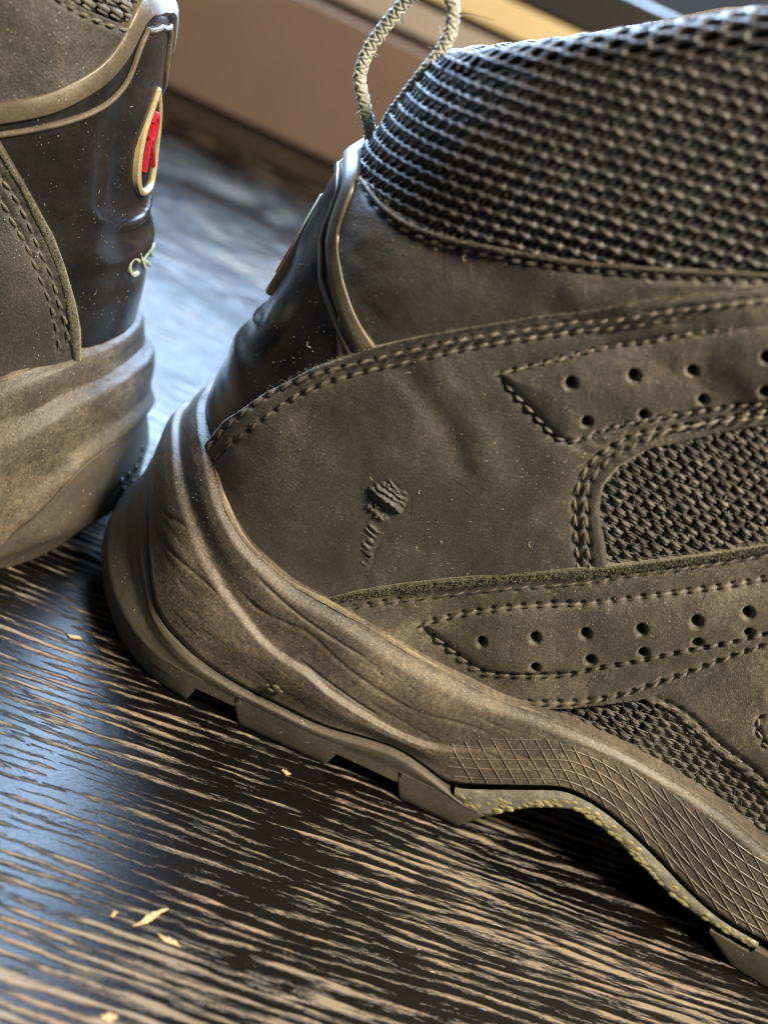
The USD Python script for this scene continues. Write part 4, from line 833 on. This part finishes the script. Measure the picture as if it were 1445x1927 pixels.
# ------------------------------------------------------------------ its mate at the left edge: toe to the left, heel to heel
upL = Body(UP_XB, UP_W, UP_XF, 3.2, 6.5, 1.0, X0=-1.02, sg=-1.0, dy=0.2, zs=1.09)
soL = Body(SO_XB, SO_W, SO_XF, 3.5, 7.0, 0.9, X0=-1.0, sg=-1.0, dy=0.2, zs=1.0)
mate = Thing('hiking_boot', (-6.8, 4.2, 0), label='black leather hiking boot cut by the left edge, its heel badge with red emblem showing', category='boot', group='pair of worn hiking boots')
put('inner_upper', body_mesh(upL, 1.2, 15.6, ztop=lambda s: crest(s) - 0.8, shrink=0.16), BACKING, mate)
gL, gLs, _ = curve_sz(soL, smooth_line([(-60, 1075), (0, 1025), (60, 980), (110, 928), (155, 878), (200, 843), (240, 812), (268, 780)], 8))
tL, _, _ = curve_sz(soL, smooth_line([(-60, 738), (0, 715), (40, 697), (93, 681), (140, 662), (187, 646), (218, 631), (243, 605), (255, 570)], 8))
aL, aLs, _ = curve_sz(soL, smooth_line([(-60, 815), (0, 799), (47, 786), (109, 749), (187, 715), (233, 687), (270, 645)], 8))
def offL(s, z, h):
    a, b = gL(s), tL(s); z2 = np.clip(aL(s), a + 0.4, b - 0.3); t = np.clip((z - a) / (z2 - a), 0, 1); t2 = np.clip((z - z2) / (b - z2), 0, 1)
    o = np.where(z < z2, -0.09 * (1 - ss(0, 0.08, t)) + 0.17 * ss(0.02, 0.12, t) * (1 - 0.65 * ss(0.12, 0.40, t)) + 0.13 * ss(0.3, 0.85, t) - 0.13 * ss(0.85, 1.0, t), 0.03 + 0.07 * ss(0.05, 0.6, t2) - 0.10 * ss(0.7, 1.0, t2))
    w = fbm(np.stack([s / 0.9, z / 0.16 + 0.2 * s, 0 * s + 6], -1), 3, 15)
    wr = noise(np.stack([s / 1.6, (z + 0.12 * s) / 0.17, 0 * s + 9], -1), 25); o = o - 0.022 * np.exp(-((wr - 0.5) / 0.045) ** 2) * ss(-4.6, -3.6, s) * ss(0.12, 0.3, t) * (1 - ss(0.6, 0.9, t))
    return o - 0.014 * np.clip((w - 0.62) / 0.1, 0, 1) * ss(0.1, 0.25, h) * (1 - ss(0.8, 0.95, h)) + 0.012 * (fbm(np.stack([s / .6, z / .5, 0 * s], -1), 3, 18) - .5)
SL = np.concatenate([np.arange(SB, 3.0, 0.05), np.arange(3.0, 26, 0.4)])
put('midsole', loft(soL, SL, gL, tL, 70, offL, bottom_in=0.5), RUBBER, mate, smooth=60)
bL, _, _ = curve_sz(soL, smooth_line([(-60, 1095), (0, 1073), (31, 1062), (83, 1041), (125, 1016), (166, 983), (197, 956), (222, 930)], 8))
bandL = lambda s: np.clip(bL(s), 0.0, 1.0); topL = lambda s: np.maximum(gL(s) - 0.02, bandL(s) + 0.1)
put('outsole', loft(soL, SL, bandL, topL, 26, lambda s, z, h: 0.02 - 0.05 * ss(0.75, 1, h) + 0.06 * np.exp(-((h - 0.5) / 0.2) ** 2), top_in=0.1, bottom_in=0.6), OUTRUB, mate, smooth=50)
for k in range(4): lug(soL, mate, 1.5 + 3 * k, 3.9 + 3 * k, lambda s: bandL(s) + 0.3, n=12)
ncks = []
for (x, y, r, a) in ((222, 905, 0.10, 0.3), (236, 892, 0.09, -0.6), (250, 880, 0.09, 0.5), (228, 920, 0.08, 1.0), (244, 908, 0.08, -0.4), (258, 862, 0.08, 0.4), (262, 845, 0.07, 0.0), (238, 930, 0.07, 0.2)):
    P = soL.hit([(x, y)]); N = soL.normal(P); e = trimesh.creation.icosphere(2, r); e.vertices = e.vertices * (0.75, 1.0, 1.25); ncks.append((e.vertices + P[0] + N[0] * 0.06, e.faces))
put('heel_studs', join(ncks), OUTRUB, mate)
Sg = np.arange(-5.4, 1.5, 0.05); lw = 0.5 + 0.5 * noise(np.stack([Sg / 0.5, 0 * Sg, 0 * Sg], -1), 14); Pg = soL.pt(Sg, tL(Sg) - 0.03, 1); Ng = soL.normal(Pg)
put('glue_line', tube(Pg - Ng * 0.06, 0.06 * (0.7 + 0.6 * lw), sides=7), DUSTEDGE, mate)
# counter, lip, rim
lipL = smooth_line([(-50, 216), (0, 209), (76, 194), (139, 166), (194, 126), (229, 78), (245, 44), (258, 22), (280, 9), (338, 5)], 6)
def liplineL(px, back_z):
    s, z = upL.sz(upL.hit(px)); o = np.argsort(s); s, z = s[o], z[o]; keep = np.r_[True, np.diff(s) > 0.03]; s, z = s[keep], z[keep]; i = s > SB + 0.5; return np.r_[SB, s[i]], np.r_[back_z, z[i]]
s1, z1 = liplineL(lipL, float(upL.sz(upL.hit([(300, 6)]))[1][0])); P, N = along(upL, s1, z1, 130); put('counter_lip', tube(P, 1.0, N=N, prof=flatprof), TRIM, mate, smooth=45)
rimL = smooth_line([(-50, 256), (0, 250), (69, 238), (139, 219), (194, 191), (230, 150), (249, 103), (262, 66), (276, 50), (330, 45)], 6)
s2, z2 = liplineL(rimL, float(upL.sz(upL.hit([(300, 46)]))[1][0])); P, N = along(upL, s2, z2, 130); put('counter_rim', tube(P + N * 0.12, 0.055), TRIM, mate)
zled = float(upL.sz(upL.hit([(236, 413)]))[1][0])
Scl = np.arange(SB, 3.6, 0.05)
put('heel_counter', loft(upL, Scl, lambda s: 3.2 + 0 * s, lambda s: np.interp(s, s1, z1), 110, lambda s, z, h: 0.09 + rib(s, z, zled - 7.15), top_in=0), PLASTIC, mate, smooth=60)
# leather
anL = [(-80, 240), (0, 214), (83, 195), (139, 168), (194, 126), (226, 76), (236, 46), (222, 42), (180, 25), (130, 2), (60, -40), (-80, -90)]
an_st = smooth_line([(232, 52), (196, 42), (150, 22), (100, -8), (40, -50)], 6)
put('ankle_panel', sheet(upL, anL, 0.08, 0.07, relief=lambda px: mottling(px, 0.04, 80, 54) + dents(px, [an_st], pitch=26), depth=0.4), LEATHER, mate)
put('stitching', stitches(upL, an_st, 0.15, pitch=26), THREAD, mate)
quL = [(-80, 130), (0, 262), (28, 313), (55, 360), (91, 430), (115, 500), (134, 562), (142, 609), (142, 690), (60, 740), (-80, 790)]
e_st = [smooth_line([(-30, 285), (0, 325), (28, 366), (50, 414), (69, 468), (91, 513), (103, 562), (115, 600), (119, 660)], 6), smooth_line([(-30, 325), (0, 366), (25, 415), (47, 459), (64, 502), (81, 540), (93, 580), (101, 625), (104, 665)], 6)]
put('quarter_panel', sheet(upL, quL, 0.15, 0.10, relief=lambda px: mottling(px, 0.05, 120, 64) + dents(px, e_st, pitch=30, depth=0.06), depth=0.45), LEATHER, mate)
for ln in e_st: put('stitching', stitches(upL, ln, 0.23, pitch=30), THREAD, mate)
rawL = [(0, 268), (28, 318), (55, 365), (91, 434), (115, 502), (132, 562), (140, 609), (140, 668), (126, 668), (122, 624), (112, 552), (98, 502), (75, 445), (36, 355), (0, 290), (-30, 245), (-30, 225)]
put('raw_edge', sheet(upL, rawL, 0.235, 0.06, res=2.6, round_px=0, relief=lambda px: 0.05 * (fbm(np.stack([px[:, 0] / 6, px[:, 1] / 6, 0 * px[:, 0]], -1), 3, 77) - 0.5)), SUEDE, mate)
fuzz(upL, [(0, 278), (40, 345), (85, 440), (108, 510), (126, 580), (132, 660)], 0.29, 260, L=0.05, spread=5, thing=mate)
knit_patch(upL, [(-60, -110), (60, -40), (135, -6), (190, 22), (238, 44), (262, 0), (262, -120)], (26, 9), (-4, 21), 0.06, 0.046, 3, mate)
badge(upL, mate, 0, 0.85, 7.45, 9.30, EMB, 0.5, -0.42)
# pale lettering under the roll of the heel
def stroke(pts, r=0.075):
    px = smooth_line(pts, 3); P = upL.hit(px); N = upL.normal(P); return tube(P + N * 0.12, r, N=N, prof=[(0.6, -0.7), (0.8, 0), (0.6, 0.7), (-0.6, 1), (-0.6, -1)])
put('heel_lettering', join([stroke(q, 0.050) for q in ([(251, 489), (245, 483), (238, 487), (234, 498), (236, 509), (243, 514), (250, 509)], [(252, 474), (257, 487), (263, 501)], [(271, 468), (264, 478), (257, 487)], [(257, 486), (266, 490), (272, 497)], [(279, 459), (274, 464), (273, 473), (277, 480)])]), PALEGREEN, mate)
cL = [(60, 290), (200, 215), (270, 120), (255, 300), (240, 480), (240, 560), (150, 640), (110, 440)]
D = dust(upL, cL, 0.11, 60, mate) + dust(upL, [(0, 320), (60, 460), (100, 640), (0, 690)], 0.26, 30, mate) + dust(soL, [(0, 760), (220, 650), (260, 760), (100, 900), (0, 980)], 0.12, 50, mate) + hairs(upL, cL, 0.11, 4)
put('lint', join(D), LINT, mate, smooth=False, kind='stuff')


# leather of the forefoot and of the inner side, mostly out of sight
def shell(body, s0, s1, zl, zh, side, off):
    S = np.concatenate([np.arange(s0, 9, 0.35), np.linspace(max(s0, 9), s1, 40)]); hs = np.linspace(0, 1, 26)[:, None]
    Z = zl + (zh(S)[None] - zl) * hs; P = body.pt(np.broadcast_to(S[None], Z.shape), Z, side); N = body.normal(P)
    o = off + 0.05 * (fbm(P / 2.5, 3, 31) - 0.5) - 0.12 * (1 - ss(0, 0.03, hs)) ; V = P + N * o[..., None]; k, n = V.shape[:2]; i = np.arange(k * n).reshape(k, n)
    F = np.stack([i[:-1, :-1], i[:-1, 1:], i[1:, 1:], i[1:, :-1]], -1).reshape(-1, 4); F = np.vstack([F[:, [0, 1, 2]], F[:, [0, 2, 3]]]); V = V.reshape(-1, 3)
    return V, edge_winding(V, F, N.reshape(-1, 3))
for bd, th_, px_, zc in ((up, boot, (1560, 1000), 5.6), (upL, mate, (-60, 500), 1.0)):
    sx = float(bd.sz(bd.hit([px_]))[0][0])
    zt_ = lambda s, zc=zc: np.minimum(crest(s) - 0.8, np.interp(s, [8.2, 9.5], [crest(8.2) - zc, crest(9.5) - 0.8]))
    put('forefoot_panel', shell(bd, sx, 27, 1.6, zt_, 1, 0.10), LEATHER_OLIVE, th_, smooth=True)
    put('inner_side_panel', shell(bd, -2.8, 27, 1.6, zt_, -1, 0.05), LEATHER, th_, smooth=True)

# ------------------------------------------------------------------ crumbs lying on the floor
def flake(px, ang, L, Wd, label, name='wood_flake', cat='wood flake'):
    P = at_z([px], 0.0)[0]; t = Thing(name, (P[0], P[1], 0), label=label, category=cat)
    r3 = np.random.default_rng(int(px[0])); n = 18; a = np.linspace(-1, 1, n); c, s_ = math.cos(ang), math.sin(ang)
    lo, hi = (Wd * (1 - np.abs(a) ** 1.6) * r3.uniform(0.35, 1.3, n) + 0.006 for _ in range(2)); rows = []
    for v, z in ((-lo, 0.0), (-lo * 0.9, 0.022), (0 * a, 0.03), (hi * 0.9, 0.022), (hi, 0.0)):
        u = a * L + r3.uniform(-0.02, 0.02, n) * L; vv = v + 0.02 * np.sin(a * 3 + px[1])
        rows.append(np.stack([P[0] + c * u - s_ * vv, P[1] + s_ * u + c * vv, z + 0.012 * r3.uniform(0, 1, n)], -1))
    V = np.stack(rows); k, m_ = V.shape[:2]; i = np.arange(k * m_).reshape(k, m_); F = np.stack([i[:-1, :-1], i[:-1, 1:], i[1:, 1:], i[1:, :-1]], -1).reshape(-1, 4)
    F = np.vstack([F[:, [0, 1, 2]], F[:, [0, 2, 3]]]); V = V.reshape(-1, 3)
    put('chip', (V, edge_winding(V, F, np.tile([0, 0, 1.0], (len(V), 1)))), WOODFLAKE, t, smooth=30)
flake((283, 1728), 0.95, 0.36, 0.06, 'longest pale splinter, lying across the grain at lower left of the floor')
flake((318, 1772), -0.15, 0.22, 0.05, 'pale flat flake just right below the longest splinter on the floor')
flake((214, 1722), 0.9, 0.07, 0.04, 'tiny pale crumb just left of the longest splinter on the floor')
flake((205, 1916), 0.3, 0.13, 0.08, 'pale crumb at the bottom edge of the picture on the floor')
flake((140, 1200), 0.1, 0.16, 0.06, 'pale curled flake on the floor between the two boots')
flake((538, 1455), 0.1, 0.10, 0.06, 'small orange crumb on the floor beside the lug of the right boot')
